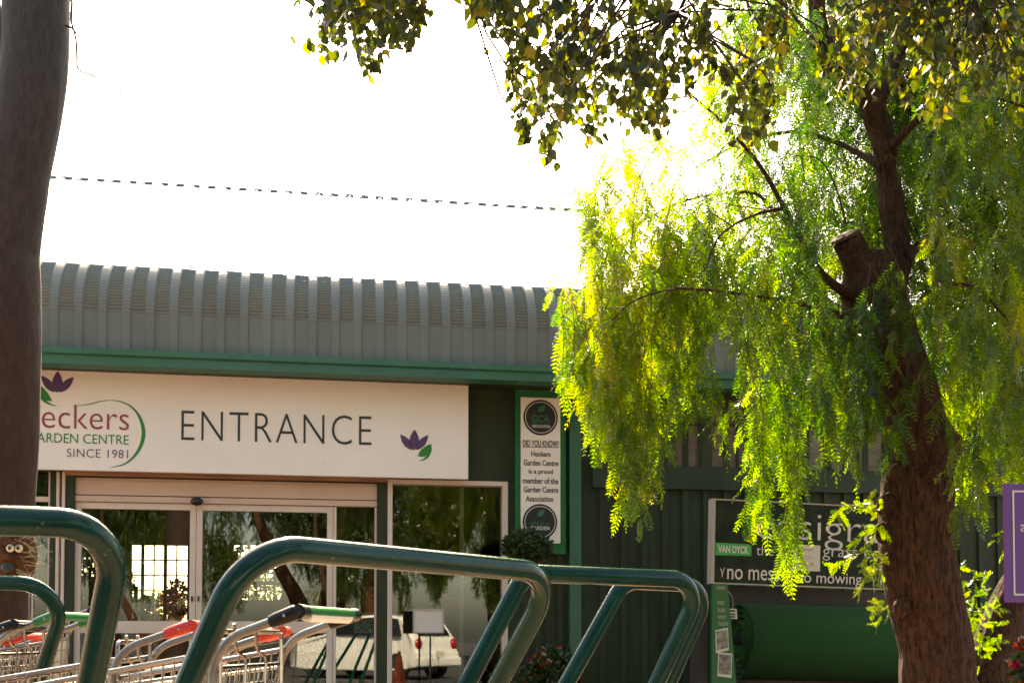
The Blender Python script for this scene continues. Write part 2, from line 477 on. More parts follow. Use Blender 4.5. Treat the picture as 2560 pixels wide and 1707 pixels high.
# ================================================================== GROUND
g = MB(); g.add([(-150, -150, 0), (150, -150, 0), (150, 260, 0), (-150, 260, 0)], [(0, 1, 2, 3)])
tag(obj('ground', g, M['paving']), kind='structure')
g = MB(); g.add([(-150, -150, .004), (150, -150, .004), (150, 1.3, .004), (-150, 1.3, .004)], [(0, 1, 2, 3)])  # unseen dark ground added behind the camera so the hoops reflect darker
M['asphalt'] = mat('asphalt', (0.05, 0.048, 0.046), 0.9, var=.3, scale=12, bump=.4, bscale=120)
tag(obj('road', g, M['asphalt']), kind='structure')

# ================================================================== BUILDING
bl = thing('garden_centre_building', 'dark green garden centre building with ribbed bullnose canopy and glazed entrance', 'building', (0, WALL_Y, 0), WALL_A)
UL, UR = -9.0, 10.0
# openings measured on the wall plane
uo0 = bw(78, 1400)[0]; uo1 = bw(1268, 1400)[0]; zo1 = bw(600, 1190)[1]
CY = -0.42                                                 # canopy face
z_gt = bw(700, 897, CY)[1]; z_gb = bw(700, 936, CY - 0.1)[1]; z_ct = bw(700, 681, 0.0)[1]
# --- front wall sheeting, ribs stay in the sheet
w = MB()
w.box(UL, uo0, 0, 0.12, 0, z_gt + .25); w.box(uo0, uo1, 0.0, 0.12, zo1, z_gt + .25); w.box(uo1, UR, 0, 0.12, 0, z_gt + .25)
u_post = bw(1434, 1200)[0]
k = uo1 + 0.09
while k < UR:
    if abs(k - u_post) > 0.09: w.prism([(k - .035, 0), (k + .035, 0), (k + .035, 0)] if False else [(k-.03, 0.02), (k+.03, 0.02), (k+.03, z_gt), (k-.03, z_gt)], -0.028, 0.0)
    k += 0.215
k = UL + .1
while k < uo0:
    w.box(k - .03, k + .03, -.028, 0, 0.02, z_gt); k += 0.215
obj('wall', w, M['wall_green'], bl, BF)
# --- bullnose canopy: profile in (y,z), ribs every 0.215 m
def canopy_profile(ext, amp=.006):
    r = 0.56; P = []
    zc = z_ct - r
    zlow = z_gt + 0.01
    for i in range(9):
        P.append((CY - ext, zlow + (zc - zlow) * i / 8))
    n = 216
    for i in range(1, n + 1):
        a = math.pi/2 * i / n
        cr = amp * math.sin(i / n * 2 * math.pi * 27) * min(1, (n - i) / (n * .22))
        rr = r + ext + cr
        P.append((CY + r - rr*math.cos(a), zc + rr*math.sin(a)))
    return P
c = MB(); A = canopy_profile(0.0)
V = []; F = []
for i, (y, z) in enumerate(A): V += [(UL, y, z), (UR, y, z)]
for i in range(len(A) - 1): F.append((2*i, 2*i+1, 2*i+3, 2*i+2))
c.add(V, F)
B = canopy_profile(0.020, 0.0015)
u_first = bw(135, 800, CY)[0]; u_last = bw(1385, 850, CY)[0]
step = (u_last - u_first) / 22
k = u_first - 18 * step
while k < UR - .1:
    V = []; F = []
    for (y0, z0), (y1, z1) in zip(A, B):
        V += [(k - .046, y0, z0), (k - .030, y1, z1), (k + .030, y1, z1), (k + .046, y0, z0)]
    for i in range(len(A) - 1):
        for j in range(3): F.append((4*i+j, 4*i+j+1, 4*i+j+5, 4*i+j+4))
    c.add(V, F); k += step
obj('canopy', c, M['canopy'], bl, BF, smooth=True, auto=35)
# --- rear roof rising to its ridge
RY = 6.5
z_r = bw(700, 492, RY)[1] + .09
rf = MB(); y0r = CY + .56
rf.add([(UL, y0r, z_ct - .02), (UR, y0r, z_ct - .02), (UR, RY, z_r), (UL, RY, z_r), (UR, RY * 2 - y0r, z_ct - .02), (UL, RY*2 - y0r, z_ct - .02)], [(0, 1, 2, 3), (3, 2, 4, 5)])
k = UL
while k < UR:                                              # low standing ribs
    rf.add([(k-.03, y0r, z_ct-.018), (k, y0r, z_ct+.012), (k+.03, y0r, z_ct-.018), (k-.03, RY, z_r+.002), (k, RY, z_r+.03), (k+.03, RY, z_r+.002)], [(0, 1, 4, 3), (1, 2, 5, 4)]); k += 0.45
obj('roof', rf, M['roof_white'], bl, BF)
rc = MB()                                                  # solid grey wedges standing in for the shaded openings under the ridge capping
k = UL
while k < UR:
    rc.add([(k, RY - .235, z_r - .072), (k + .165, RY - .235, z_r - .104), (k + .165, RY - .235, z_r - .068), (k, RY - .19, z_r - .072), (k + .165, RY - .19, z_r - .104), (k + .165, RY - .19, z_r - .068)],
           [(0, 1, 2), (3, 5, 4), (0, 3, 4, 1), (1, 4, 5, 2), (2, 5, 3, 0)])
    k += 0.222
obj('ridge_flashing', rc, mat('flashing_grey', (0.22, 0.23, 0.23), 0.5), bl, BF)
cp = MB()
cp.add([(UL, RY - .22, z_r - .098), (UR, RY - .22, z_r - .098), (UR, RY, z_r + .012), (UL, RY, z_r + .012), (UR, RY + .22, z_r - .098), (UL, RY + .22, z_r - .098)], [(0, 1, 2, 3), (3, 2, 4, 5)])
obj('ridge_cap', cp, M['roof_white'], bl, BF)
# --- gutter / fascia
gt = MB()
gp = [(CY - .02, z_gb), (CY - .13, z_gb + .02), (CY - .13, z_gt - .07), (CY - .155, z_gt - .055), (CY - .155, z_gt - .005), (CY - .02, z_gt + .005)]
n = len(gp)
gt.add([(UL, y, z) for y, z in gp] + [(UR, y, z) for y, z in gp], [tuple(range(n)), tuple(range(2*n-1, n-1, -1))] + [(i, i+n, (i+1) % n + n, (i+1) % n) for i in range(n)])
obj('gutter', gt, M['trim_green'], bl, BF)
sf = MB(); sf.box(UL, UR, CY - .015, -.031, z_gb + .03, z_gb + .05)
obj('soffit', sf, M['beam_green'], bl, BF)
# --- bright green corner post and barn-like infill right of it
pu0 = bw(1420, 1300)[0]; pu1 = bw(1449, 1300)[0]
p = MB(); p.box(pu0, pu1, -.075, -.001, 0, z_gb + .03)
obj('corner_post', p, M['trim_green'], bl, BF, bev=.006)
b = MB()
zb1 = bw(1800, 1172, -.06)[1]; zb0 = bw(1800, 1224, -.06)[1]
b.box(pu1 + .12, UR, -.06, -.001, zb0, zb1); b.box(pu1 + .12, pu1 + .30, -.062, -.001, zb1, z_gb + .02)
zw0, zw1 = zb1, bw(1800, 948, -.05)[1]
b.box(pu1 + .30, UR, -.058, -.001, zw1, z_gb + .02)
ux = [bw(x, 1060, -.05)[0] for x in (1548, 1754, 1774, 1986, 2006, 2216, 2236, 2440)]
for a_, b_ in ((pu1 + .30, ux[0]), (ux[1], ux[2]), (ux[3], ux[4]), (ux[5], ux[6]), (ux[7], UR)):
    b.box(a_, b_, -.058, -.001, zw0, zw1)
obj('timber_band', b, M['beam_green'], bl, BF)
for i in range(4):
    a_, b_ = ux[2*i], ux[2*i+1]
    fr = MB()
    t = .022
    fr.box(a_, a_ + t, -.05, -.002, zw0, zw1); fr.box(b_ - t, b_, -.05, -.002, zw0, zw1)
    fr.box(a_ + t, b_ - t, -.05, -.002, zw0, zw0 + t); fr.box(a_ + t, b_ - t, -.05, -.002, zw1 - t, zw1)
    zm = (zw0 + zw1) / 2
    for q in (1, 2):
        x = a_ + (b_ - a_) * q / 3
        fr.box(x - .011, x + .011, -.048, -.002, zw0 + t, zw1 - t)
    fr.box(a_ + t, b_ - t, -.046, -.002, zm - .011, zm + .011)
    fo = obj('window', fr, M['beam_green'], bl, BF)
    pn = MB(); pn.box(a_ + .005, b_ - .005, -.018, -.012, zw0 + .005, zw1 - .005)
    obj('pane', pn, M['old_glass'], fo, BF)

# --- glazed entrance
def gx(px): return bw(px, 1400, 0)[0]
def gz(py, px=600): return bw(px, py, 0)[1]
fw = MB()                                                  # pale strips
for x0, x1 in ((155, 163), (968, 980), (1255, 1268)):
    obj('entrance_frame', MB().box(gx(x0), gx(x1), -.05, .10, 0, zo1), M['frame_white'], bl, BF, bev=.004)
fw.box(gx(980), gx(1255), -.05, .1, zo1 - .045, zo1); obj('entrance_frame', MB().box(gx(140), gx(148), -.03, .1, 0, zo1), M['frame_white'], bl, BF, bev=.004)
obj('entrance_frame', fw, M['frame_white'], bl, BF, bev=.004)
fd = MB()
for x0, x1, y0, y1 in ((163, 186, -.035, .1), (942, 968, -.035, .1), (1268, 1284, -.03, 0), (124, 140, -.02, .1)):
    obj('jamb', MB().box(gx(x0), gx(x1), y0, y1, 0, zo1), M['wall_green'], bl, BF, bev=.004)
wb = MB(); wb.box(gx(163), gx(968), -.075, -.03, gz(1199), zo1 + .005)
obj('lintel', wb, M['wood_beam'], bl, BF, bev=.004)
hd = MB()
obj('door_header', MB().box(gx(186), gx(942), .0, .10, gz(1243), gz(1207)), M['header'], bl, BF, bev=.003); obj('door_track', MB().box(gx(186), gx(942), .012, .10, gz(1206.5), gz(1201.5)), M['header'], bl, BF); hd.box(gx(186), gx(942), -.012, .10, gz(1260), gz(1245.5)); 
obj('door_rail', hd, M['header'], bl, BF, bev=.003)
sh = MB(); sh.box(gx(186), gx(942), .03, .10, gz(1245.4), gz(1243.1)); sh.box(gx(186), gx(942), .04, .1, gz(1201.4), gz(1199))
obj('header_gap', sh, M['black'], bl, BF)
def door(x0, x1, hx):
    a_, b_ = gx(x0), gx(x1); t = .055
    zt = gz(1261); zmid0, zmid1 = gz(1582), gz(1552)
    f = MB()
    f.box(a_, a_ + t, .01, .07, .02, zt); f.box(b_ - t, b_, .01, .07, .02, zt)
    f.box(a_ + t, b_ - t, .012, .068, zt - .06, zt); f.box(a_ + t, b_ - t, .012, .068, zmid0, zmid1); f.box(a_ + t, b_ - t, .012, .068, .02, .14)
    o = obj('sliding_door', f, M['frame_white'], bl, BF, bev=.004)
    g_ = MB(); g_.box(a_ + t - .004, b_ - t + .004, GLASS_Y - .003, GLASS_Y + .003, zmid1 - .005, zt - .055)
    obj('pane', g_, M['glass'], o, BF)
    g_ = MB(); g_.box(a_ + t - .004, b_ - t + .004, GLASS_Y - .003, GLASS_Y + .003, .13, zmid0 + .005)
    obj('pane', g_, M['glass'], o, BF)
    s = MB(); s.box(gx(hx) - .008, gx(hx) + .008, -.004, .012, gz(1503), gz(1490))
    obj('lock', s, M['black'], o, BF)
door(186, 489, 481); door(490, 832, 497)
sl = MB(); a_, b_ = gx(833), gx(942)
sl.box(a_, a_ + .03, .01, .07, .02, gz(1261)); sl.box(b_ - .02, b_, .01, .07, .02, gz(1261)); sl.box(a_ + .03, b_ - .02, .01, .07, .02, .12)
o = obj('side_light', sl, M['frame_white'], bl, BF, bev=.003)
g_ = MB(); g_.box(a_ + .026, b_ - .016, GLASS_Y - .003, GLASS_Y + .003, .11, gz(1261)); obj('pane', g_, M['glass'], o, BF)
fx = MB(); a_, b_ = gx(980), gx(1255)
fx.box(a_, b_, .02, .07, 0.02, .14)
fx.box(gx(1152), gx(1162), .075, .10, .14, zo1 - .05)
o = obj('shop_window', fx, M['frame_grey'], bl, BF)
g_ = MB(); g_.box(a_, b_, GLASS_Y - .003, GLASS_Y + .003, .13, zo1 - .04); obj('pane', g_, M['glass'], o, BF)
fx = MB(); a_, b_ = gx(78), gx(124)
fx.box(a_, a_ + .02, .01, .07, .02, zo1); fx.box(b_ - .02, b_, .01, .07, 0.02, zo1); fx.box(a_ + .02, b_ - .02, .01, .07, gz(1262), gz(1250))
o = obj('left_side_light', fx, M['frame_white'], bl, BF)
o.name = 'side_light'
g_ = MB(); g_.box(a_ + .015, b_ - .015, GLASS_Y - .003, GLASS_Y + .003, .05, zo1); obj('pane', g_, M['glass'], o, BF)
# --- inside of the shop
ID = 9.0
rm = MB()
i0, i1 = uo0 - 3.0, uo1 + 1.2
rm.box(i0 - .1, i0, .121, ID, 0, 3.3); rm.box(i1, i1 + .1, .121, ID, 0, 3.3); rm.box(i0 - .1, i1 + .1, .121, ID + .2, 3.3, 3.4)
# rear wall with three barred openings
op = []
for x0, x1, y0, y1 in ((178, 264, 1392, 1500), (326, 470, 1362, 1552), (578, 706, 1362, 1500)):
    ua, za = bw(x0, y1, ID); ub, zb = bw(x1, y0, ID); op.append((ua, ub, za, zb))
k = i0
for ua, ub, za, zb in op:
    rm.box(k, ua, ID, ID + .1, 0, 3.3); rm.box(ua, ub, ID, ID + .1, 0, za); rm.box(ua, ub, ID, ID + .1, zb, 3.3); k = ub
rm.box(k, i1, ID, ID + .1, 0, 3.3)
obj('interior_wall', rm, M['int_wall'], bl, BF)
fl = MB(); fl.box(i0, i1, .121, ID, .004, .012); obj('interior_floor', fl, M['int_floor'], bl, BF)
for n_, (ua, ub, za, zb) in enumerate(op):
    lt = MB(); nx_ = (9, 5, 6)[n_]; nz_ = (8, 5, 4)[n_]
    for i in range(nx_ + 1):
        x = ua + (ub - ua) * i / nx_; t = .012 if (n_ != 1 or i not in (1, 3)) else .028
        lt.box(x - t, x + t, ID + .02, ID + .06, za, zb)
    for i in range(nz_ + 1):
        z = za + (zb - za) * i / nz_; lt.box(ua, ub, ID + .025, ID + .055, z - .012, z + .012)
    obj('barred_window', lt, M['lattice'], bl, BF)

# door sensor
u, z = bw(492, 1253, -.05)
s = MB(); s.ball((u, -.055, z), .058, .045, .040, 18, 10)
obj('door_sensor', s, M['black'], bl, BF, smooth=True)

# ================================================================== ENTRANCE SIGN
SY = -0.20
u0, zb_ = bw(12, 1171, SY); u1, zt_ = bw(1171, 959, SY); z0s = bw(1168, 1195, SY)[1]
zt_ = bw(600, 938, SY)[1]; z0s = bw(600, 1184.5, SY)[1]
es = thing('entrance_sign', 'long white ENTRANCE sign board with flower logo above the glass doors', 'sign', BF @ Vector(((u0+u1)/2, SY, z0s)), WALL_A)
s = MB(); s.box(u0, u1, SY, SY + .05, z0s, zt_)
obj('panel', s, M['sign_white'], es, BF, bev=.004)
s = MB()
for x in (120, 300, 560, 820, 1060): 
    uu = bw(x, 1100, SY)[0]; obj('bracket', MB().box(uu - .025, uu + .025, SY + .052, -.031, z0s + .2, zt_ - .1), M['black'], es, BF)
TY = SY - .003
t = MB(); text_px(t, 'ENTRANCE', 453, 1100, 929, 1040, TY, offset=-.014, space=1.12); obj('lettering', t, M['ink_grey'], es, BF)
t = MB(); text_px(t, 'Heckers', 44, 1067.5, 323, 1016, TY, offset=-.008); obj('lettering', t, M['ink_red'], es, BF)
t = MB(); text_px(t, 'GARDEN CENTRE', 70, 1104.5, 322, 1087.5, TY); obj('lettering', t, M['ink_green'], es, BF)
t = MB(); text_px(t, 'SINCE 1981', 167, 1141.5, 320, 1124.5, TY, offset=-.006, space=1.05)
for xs, ys in ((173, 1141.5), ): pass
obj('lettering', t, M['ink_purple'], es, BF)
Z1 = lambda x, y: (x / 3.357, 850 + y / 3.357)
Z6 = lambda x, y: (700 + x / 2.94, 620 + y / 2.94)
t = MB()
for b_, t_, w_ in (((478, 442), (484, 260), 44), ((462, 438), (345, 298), 34), ((494, 438), (618, 310), 34)):
    poly_px(t, [Z1(*q) for q in petal(b_, t_, w_)], TY)
obj('flower_logo', t, M['ink_purple'], es, BF); t = MB()
for b_, t_, w_ in (((986, 1486), (988, 1332), 35), ((972, 1482), (885, 1368), 27), ((1000, 1482), (1090, 1374), 27)):
    poly_px(t, [Z6(*q) for q in petal(b_, t_, w_)], TY)
obj('flower_logo', t, M['ink_purple'], es, BF)
t = MB()
poly_px(t, [Z1(*q) for q in petal((300, 360), (438, 512), 40, skew=.5)], TY)
ribbon(t, [(*Z1(*q[:2]), q[2] / 3.357) for q in ((310, 410, 4), (335, 460, 20), (370, 505, 24), (420, 537, 14), (480, 557, 2))], TY)
ribbon(t, [(*Z1(*q[:2]), q[2] / 3.357) for q in ((920, 1070, 2), (1040, 1040, 12), (1120, 980, 20), (1180, 890, 28), (1205, 790, 33), (1190, 690, 27), (1150, 610, 18), (1090, 550, 13), (1010, 515, 8), (930, 505, 4), (850, 512, 7), (780, 530, 8), (700, 545, 6), (600, 553, 1))], TY)
obj('leaf_logo', t, M['ink_green'], es, BF); t = MB()
poly_px(t, [Z6(*q) for q in petal((1014, 1528), (1112, 1438), 30, skew=.35)], TY)
ribbon(t, [(*Z6(*q[:2]), q[2] / 2.94) for q in ((1112, 1450, 3), (1106, 1490, 14), (1085, 1530, 18), (1050, 1555, 10), (1020, 1562, 2))], TY)
obj('leaf_logo', t, M['ink_green'], es, BF)

# ================================================================== ASSOCIATION BOARD
GY = -0.09
uc = bw(1351, 1200, GY)[0]
u0, z0 = bw(1289, 1383, GY); u1, z1 = bw(1414, 973, GY)
ab = thing('association_board', 'tall narrow notice board with green turf border and two round black emblems', 'sign', BF @ Vector((uc, GY, z0)), WALL_A)
s = MB(); s.box(u0, u1, GY, -.031, z0, z1); obj('turf_border', s, M['turf_border'], ab, BF, bev=.006)
PY = GY - .012
s = MB(); s.box(bw(1302, 1200, PY)[0], bw(1401, 1200, PY)[0], PY, GY - .001, bw(1350, 1357, PY)[1], bw(1350, 994, PY)[1]); obj('panel', s, M['sign_white'], ab, BF, bev=.002)
for n_, (ex, ey) in enumerate(((1351.5, 1043.5), (1350, 1304))):
    u, z = bw(ex, ey, PY)
    rad = bw(ex + 43, ey, PY)[0] - u
    d = MB(); disc(d, u, z, rad, rad * 1.02, PY - .003); eo = obj('emblem', d, M['emblem_black'], ab, BF)
    d = MB(); ring(d, u, z, rad * .86, rad * .905, PY - .006); obj('emblem_ring', d, M['ink_white'], eo, BF)
    d = MB(); 
    zz = lambda x, y: (1200 + x / 3.92, 900 + y / 3.92)
    off = (0, 0) if n_ == 0 else (ex - 1351.5, ey - 1043.5)
    pt = [(x + off[0], y + off[1]) for x, y in (zz(*q) for q in petal((568, 505), (642, 445), 26))]
    poly_px(d, pt, PY - .006); obj('emblem_leaf', d, M['ink_teal'], eo, BF)
    d = MB()
    if n_ == 0:
        text_px(d, 'GCA', *zz(507, 605), *zz(680, 540), PY - .006, offset=.02)
        text_px(d, 'GARDEN CENTRE', *zz(507, 626), *zz(684, 613), PY - .006)
    else:
        text_px(d, 'LIFE IS A', ex - 23, ey + 8, ex + 23, ey + 0.5, PY - .006, offset=.01)
    obj('emblem_lettering', d, M['ink_teal'], eo, BF)
    d = MB()
    if n_ == 0: text_px(d, 'ASSOCIATION', *zz(507, 660), *zz(686, 637), PY - .006, offset=.025)
    else: text_px(d, 'GARDEN', ex - 24, ey + 20, ex + 24, ey + 11, PY - .006, offset=.025)
    obj('emblem_lettering', d, M['ink_white'], eo, BF)
d = MB()
for s_, x0, x1, y0, y1 in (('DID YOU KNOW?', 420, 770, 790, 843), ('Heckers', 500, 692, 895, 942), ('Garden Centre', 428, 768, 982, 1030), ('is a proud', 477, 715, 1068, 1124),
                           ('member of the', 420, 768, 1156, 1207), ('Garden Centre', 428, 768, 1243, 1293), ('Association', 448, 718, 1332, 1383)):
    d = MB(); text_px(d, s_, *zz(x0, y1), *zz(x1, y0), PY - .003, offset=.018); obj('lettering', d, M['ink_grey'], ab, BF)
d = MB()
poly_px(d, [zz(420, 848), zz(768, 852), zz(768, 858), zz(420, 854)], PY - .003)
obj('underline', d, M['ink_grey'], ab, BF)

# ================================================================== TURF DISPLAY (leans a little)
TD = -1.55                                                  # distance in front of the wall
tc_u, tc_z = bw(1776, 1455, TD)
TF = BF @ Matrix.Translation((tc_u, TD, tc_z)) @ Matrix.Rotation(R(1.55), 4, 'Y') @ Matrix.Translation((-tc_u, -TD, -tc_z))
TFI = TF.inverted()
def tw(px, py, off=TD):
    o = TFI @ Vector((0, 0, CAMZ)); d = TFI @ at(px, py, 10.0) - o
    q = o + d * ((off - o.y) / d.y); return q.x, q.z
u0, z0 = tw(1785, 1455); z1 = tw(1785, 1249)[1]; u1 = tw(2318, 1400)[0]
ts = thing('turf_display_stand', 'dark artificial grass display stand with wide sign and green side banner', 'display stand', BF @ Vector(((u0+u1)/2, TD, 0)), WALL_A)
s = MB(); s.box(u0, u1, TD, TD + .10, z0, z1); so = obj('sign_panel', s, M['grass_photo'], ts, TF)
s = MB(); t_ = .012
s.box(u0 - .03, u0, TD - .004, TD + .10, z0 - t_, z1 + t_); s.box(u1, u1 + .03, TD - .004, TD + .10, z0 - t_, z1 + t_); s.box(u0, u1, TD - .004, TD + .1, z1, z1 + t_); s.box(u0, u1, TD - .004, TD + .1, z0 - t_, z0)
obj('sign_frame', s, M['frame_grey'], so, TF)
def tpx(mb, s_, xl, yb, xr, yt, **k):
    a, b = tw(xl, yb, TD - .003); c_, d_ = tw(xr, yt, TD - .003); text_mb(mb, s_, a, b, c_, d_, TD - .003, **k)
Z5 = lambda x, y: (1700 + x / 2.735, 1240 + y / 2.735)
d = MB()
def tpz(s_, x0, y1, x1, y0, **k):
    d = MB(); tpx(d, s_, *Z5(x0, y1), *Z5(x1, y0), **k); obj('lettering', d, M['ink_white'], so, TF)
tpz('easigrass', 520, 346, 1600, 158, offset=-.012)
tpz('the artificial', 522, 402, 955, 352, offset=-.006)
tpz('grass company', 975, 437, 1690, 386, offset=-.006)
tpz('no mess', 322, 566, 680, 506, offset=.002)
tpz('no mowing', 800, 612, 1243, 532, offset=.002)
tpz('no', 1370, 606, 1480, 568, offset=.002)
for x, y in ((275, 492), (750, 516), (1310, 552)):          # little sprig before each phrase
    q = lambda a, b: tw(*Z5(x + a, y + b), TD - .003)
    for pp in (((0, 0), (6, 0), (16, 30), (12, 34)), ((28, -4), (34, -8), (17, 34), (12, 34)), ((11, 30), (17, 30), (15, 60), (10, 60))):
        P = [q(*e) for e in pp]; n = len(P)
        ar = sum(P[i][0]*P[(i+1) % n][1] - P[(i+1) % n][0]*P[i][1] for i in range(n))
        if ar < 0: P = P[::-1]
        d.add([(a, TD - .003, b) for a, b in P], [tuple(range(n))])
obj('sprig_marks', d, M['ink_white'], so, TF)
d = MB(); P = [tw(*Z5(*e), TD - .003) for e in ((243, 402), (487, 408), (489, 340), (470, 328), (243, 316))]
d.add([(a, TD - .003, b) for a, b in P], [tuple(range(5))]); bo = obj('badge', d, M['badge_green'], so, TF)
d = MB(); a, b = tw(*Z5(260, 385), TD - .006); c_, d_ = tw(*Z5(470, 342), TD - .006); text_mb(d, 'VAN DYCK', a, b, c_, d_, TD - .006, offset=.03)
obj('badge_lettering', d, M['ink_white'], so, TF)
d = MB(); a, b = tw(*Z5(768, 506), TD - .012); c_, d_ = tw(*Z5(960, 336), TD - .012); d.box(a, c_, TD - .012, TD - .006, b, d_)
no = obj('notice_paper', d, M['paper'], so, TF)
d = MB(); 
for zf, h in ((.78, .07), (.55, .025), (.47, .025), (.2, .12)):
    zz_ = b + (d_ - b) * zf; d.add([(a + .03, TD - .015, zz_), (c_ - .03, TD - .015, zz_), (c_ - .03, TD - .015, zz_ + h), (a + .03, TD - .015, zz_ + h)] if False else
          [(a + (c_-a)*.2, TD - .015, zz_), (c_ - (c_-a)*.25, TD - .015, zz_), (c_ - (c_-a)*.25, TD - .015, zz_ + h*(d_-b)), (a + (c_-a)*.2, TD - .015, zz_ + h*(d_-b))], [(0, 1, 2, 3)])
obj('notice_print', d, M['frame_grey'], no, TF)
s = MB()
for x in (u0 + .02, u1 - .02): s.box(x - .03, x + .03, TD + .03, TD + .09, 0.0, z0 - t_)
s.box(u0 - .01, u1 + .01, TD + .20, TD + .62, .0, .06); s.box(u0, u1, TD + .62, TD + .66, .0, z0)
obj('frame', s, M['black'], ts, TF)
# side banner (tapers) with its prints
P = [tw(*Z5(*e), TD - .02) for e in ((222, 600), (325, 600), (352, 900), (395, 1400), (420, 1900), (215, 1900))]
s = MB(); s.prism(P, TD - .02, TD + .028); sbn = obj('side_banner', s, M['banner_green'], ts, TF)
d = MB()
for y0, w0 in ((612, 60), (715, 50), (765, 55), (812, 58), (858, 70)):
    tpx_ = (Z5(248 + (y0-600)*.05, y0 + 26), Z5(248 + w0 + (y0-600)*.05, y0))
    a, b = tw(*tpx_[0], TD - .023); c_, d_ = tw(*tpx_[1], TD - .023)
    d.add([(a, TD - .023, b), (c_, TD - .023, b), (c_, TD - .023, d_), (a, TD - .023, d_)], [(0, 1, 2, 3)])
obj('banner_print', d, mat('banner_pale', (0.03, 0.10, 0.04), var=.5, scale=90, col2=(.25, .3, .2)), sbn, TF)
for q in (((242, 915), (328, 898), (334, 1050), (246, 1072)), ((262, 1065), (358, 1075), (352, 1240), (255, 1228))):
    d = MB(); P = [tw(*Z5(*e), TD - .026) for e in q]; d.prism(P, TD - .026, TD - .021); po = obj('banner_photo', d, M['paper'], sbn, TF)
    cx_ = sum(p_[0] for p_ in P) / 4; cz_ = sum(p_[1] for p_ in P) / 4
    d = MB(); d.add([(cx_ + (a - cx_) * .88, TD - .029, cz_ + (b - cz_) * .82 + .006) for a, b in P[::-1]], [(0, 1, 2, 3)]); obj('picture', d, M['photo_print'], po, TF)
# turf roll
RYc = TD + .38
ru0, rzc = tw(1847, 1598, RYc); ru1 = tw(2318, 1600, RYc)[0]; rr = tw(1900, 1500, RYc)[1] - tw(1900, 1598, RYc)[1]
tr = thing('turf_roll', 'thick roll of bright green artificial turf under the wide dark sign', 'turf roll', TF @ Vector(((ru0+ru1)/2, RYc, 0)), WALL_A)
V = []; F = []; N = 150; turns = 5.0
spir = []
for i in range(N + 1):
    a = math.pi * .35 + 2*math.pi*turns*i/N; r = rr*(.28 + .72*i/N); spir.append((r*math.cos(a), r*math.sin(a)))
for i, (y, z) in enumerate(spir): V += [(ru0 + .03*(1 - i/N)*0 + .02*math.sin(i*.5), RYc + y, rzc + z), (ru1, RYc + y, rzc + z)]
for i in range(N): F.append((2*i, 2*i+1, 2*i+3, 2*i+2))
s = MB(); s.add(V, F); ro = obj('turf', s, M['turf'], tr, TF, smooth=True)
mo = ro.modifiers.new('thickness', 'SOLIDIFY'); mo.thickness = .024; mo.offset = -1
s = MB(); s.tube([(ru0 - .10, RYc, rzc), (ru1 + .06, RYc, rzc)], .05, 14); obj('spindle', s, M['turf_back'], tr, TF)
s = MB()
for x in (ru0 + .06, ru1 - .06): obj('cradle', MB().box(x - .04, x + .04, RYc - .16, RYc + .16, .06, rzc - rr - .03), M['black'], tr, TF)
P = [tw(*Z5(*e), RYc - .31) for e in ((287, 765), (388, 768), (392, 838), (293, 832))]
s = MB(); s.prism(P, RYc - .31, RYc - .304)
pc = obj('price_card', s, M['paper'], None, TF, at_loc=TF @ Vector((P[0][0], RYc - .31, P[0][1]))); tag(pc, 'small white price card hooked beside the end of the turf roll', 'price card')
s = MB()
for y0 in (778, 800, 818):
    a, b = tw(*Z5(302, y0 + 9), RYc - .313); c_, d_ = tw(*Z5(378, y0), RYc - .313); s.add([(a, RYc-.313, b), (c_, RYc-.313, b), (c_, RYc-.313, d_), (a, RYc-.313, d_)], [(0, 1, 2, 3)])
obj('card_print', s, M['ink_grey'], pc, TF)
s = MB(); a, b = tw(*Z5(360, 766), RYc - .30); s.tube([TFI @ (TF @ Vector((a, RYc - .30, b))), Vector((a, RYc - .30, b + .09)), Vector((a - .02, RYc - .16, z0 - .02))], .004, 6); obj('hook', s, M['zinc'], pc, TF)

# ================================================================== PURPLE SIGN
PYY = 6.0
a = at(2517, 1500, PYY); b = at(2517, 1208, PYY)
ps = thing('purple_sign', 'purple sign board with white border line at the edge of the picture', 'sign', (a.x + .4, PYY, 0), R(4))
PF = Matrix.Translation((a.x, PYY, 0)) @ Matrix.Rotation(R(4), 4, 'Z')
wS = .80; z0, z1 = a.z - .01, b.z
s = MB(); s.box(0, wS, 0, .03, z0, z1); so = obj('panel', s, M['purple'], ps, PF, bev=.003)
s = MB(); e = .035; t_ = .009
for x0, x1, y0, y1 in ((e, e + t_, z0 + e, z1 - e), (wS - e - t_, wS - e, z0 + e, z1 - e), (e + t_, wS - e - t_, z0 + e, z0 + e + t_), (e + t_, wS - e - t_, z1 - e - t_, z1 - e)):
    s.add([(x0, -.003, y0), (x1, -.003, y0), (x1, -.003, y1), (x0, -.003, y1)], [(0, 1, 2, 3)])
obj('border_line', s, M['ink_white'], so, PF)
s = MB(); q = at(2552, 1328, PYY); text_mb(s, 'a', q.x - a.x, q.z, q.x - a.x + .028, q.z + .036, -.003); obj('lettering', s, M['ink_white'], so, PF)
s = MB(); s.tube([(wS/2, .055, 0), (wS/2, .055, z1 - .05)], .024, 12); obj('post', s, M['zinc'], ps, PF, smooth=True, auto=40)

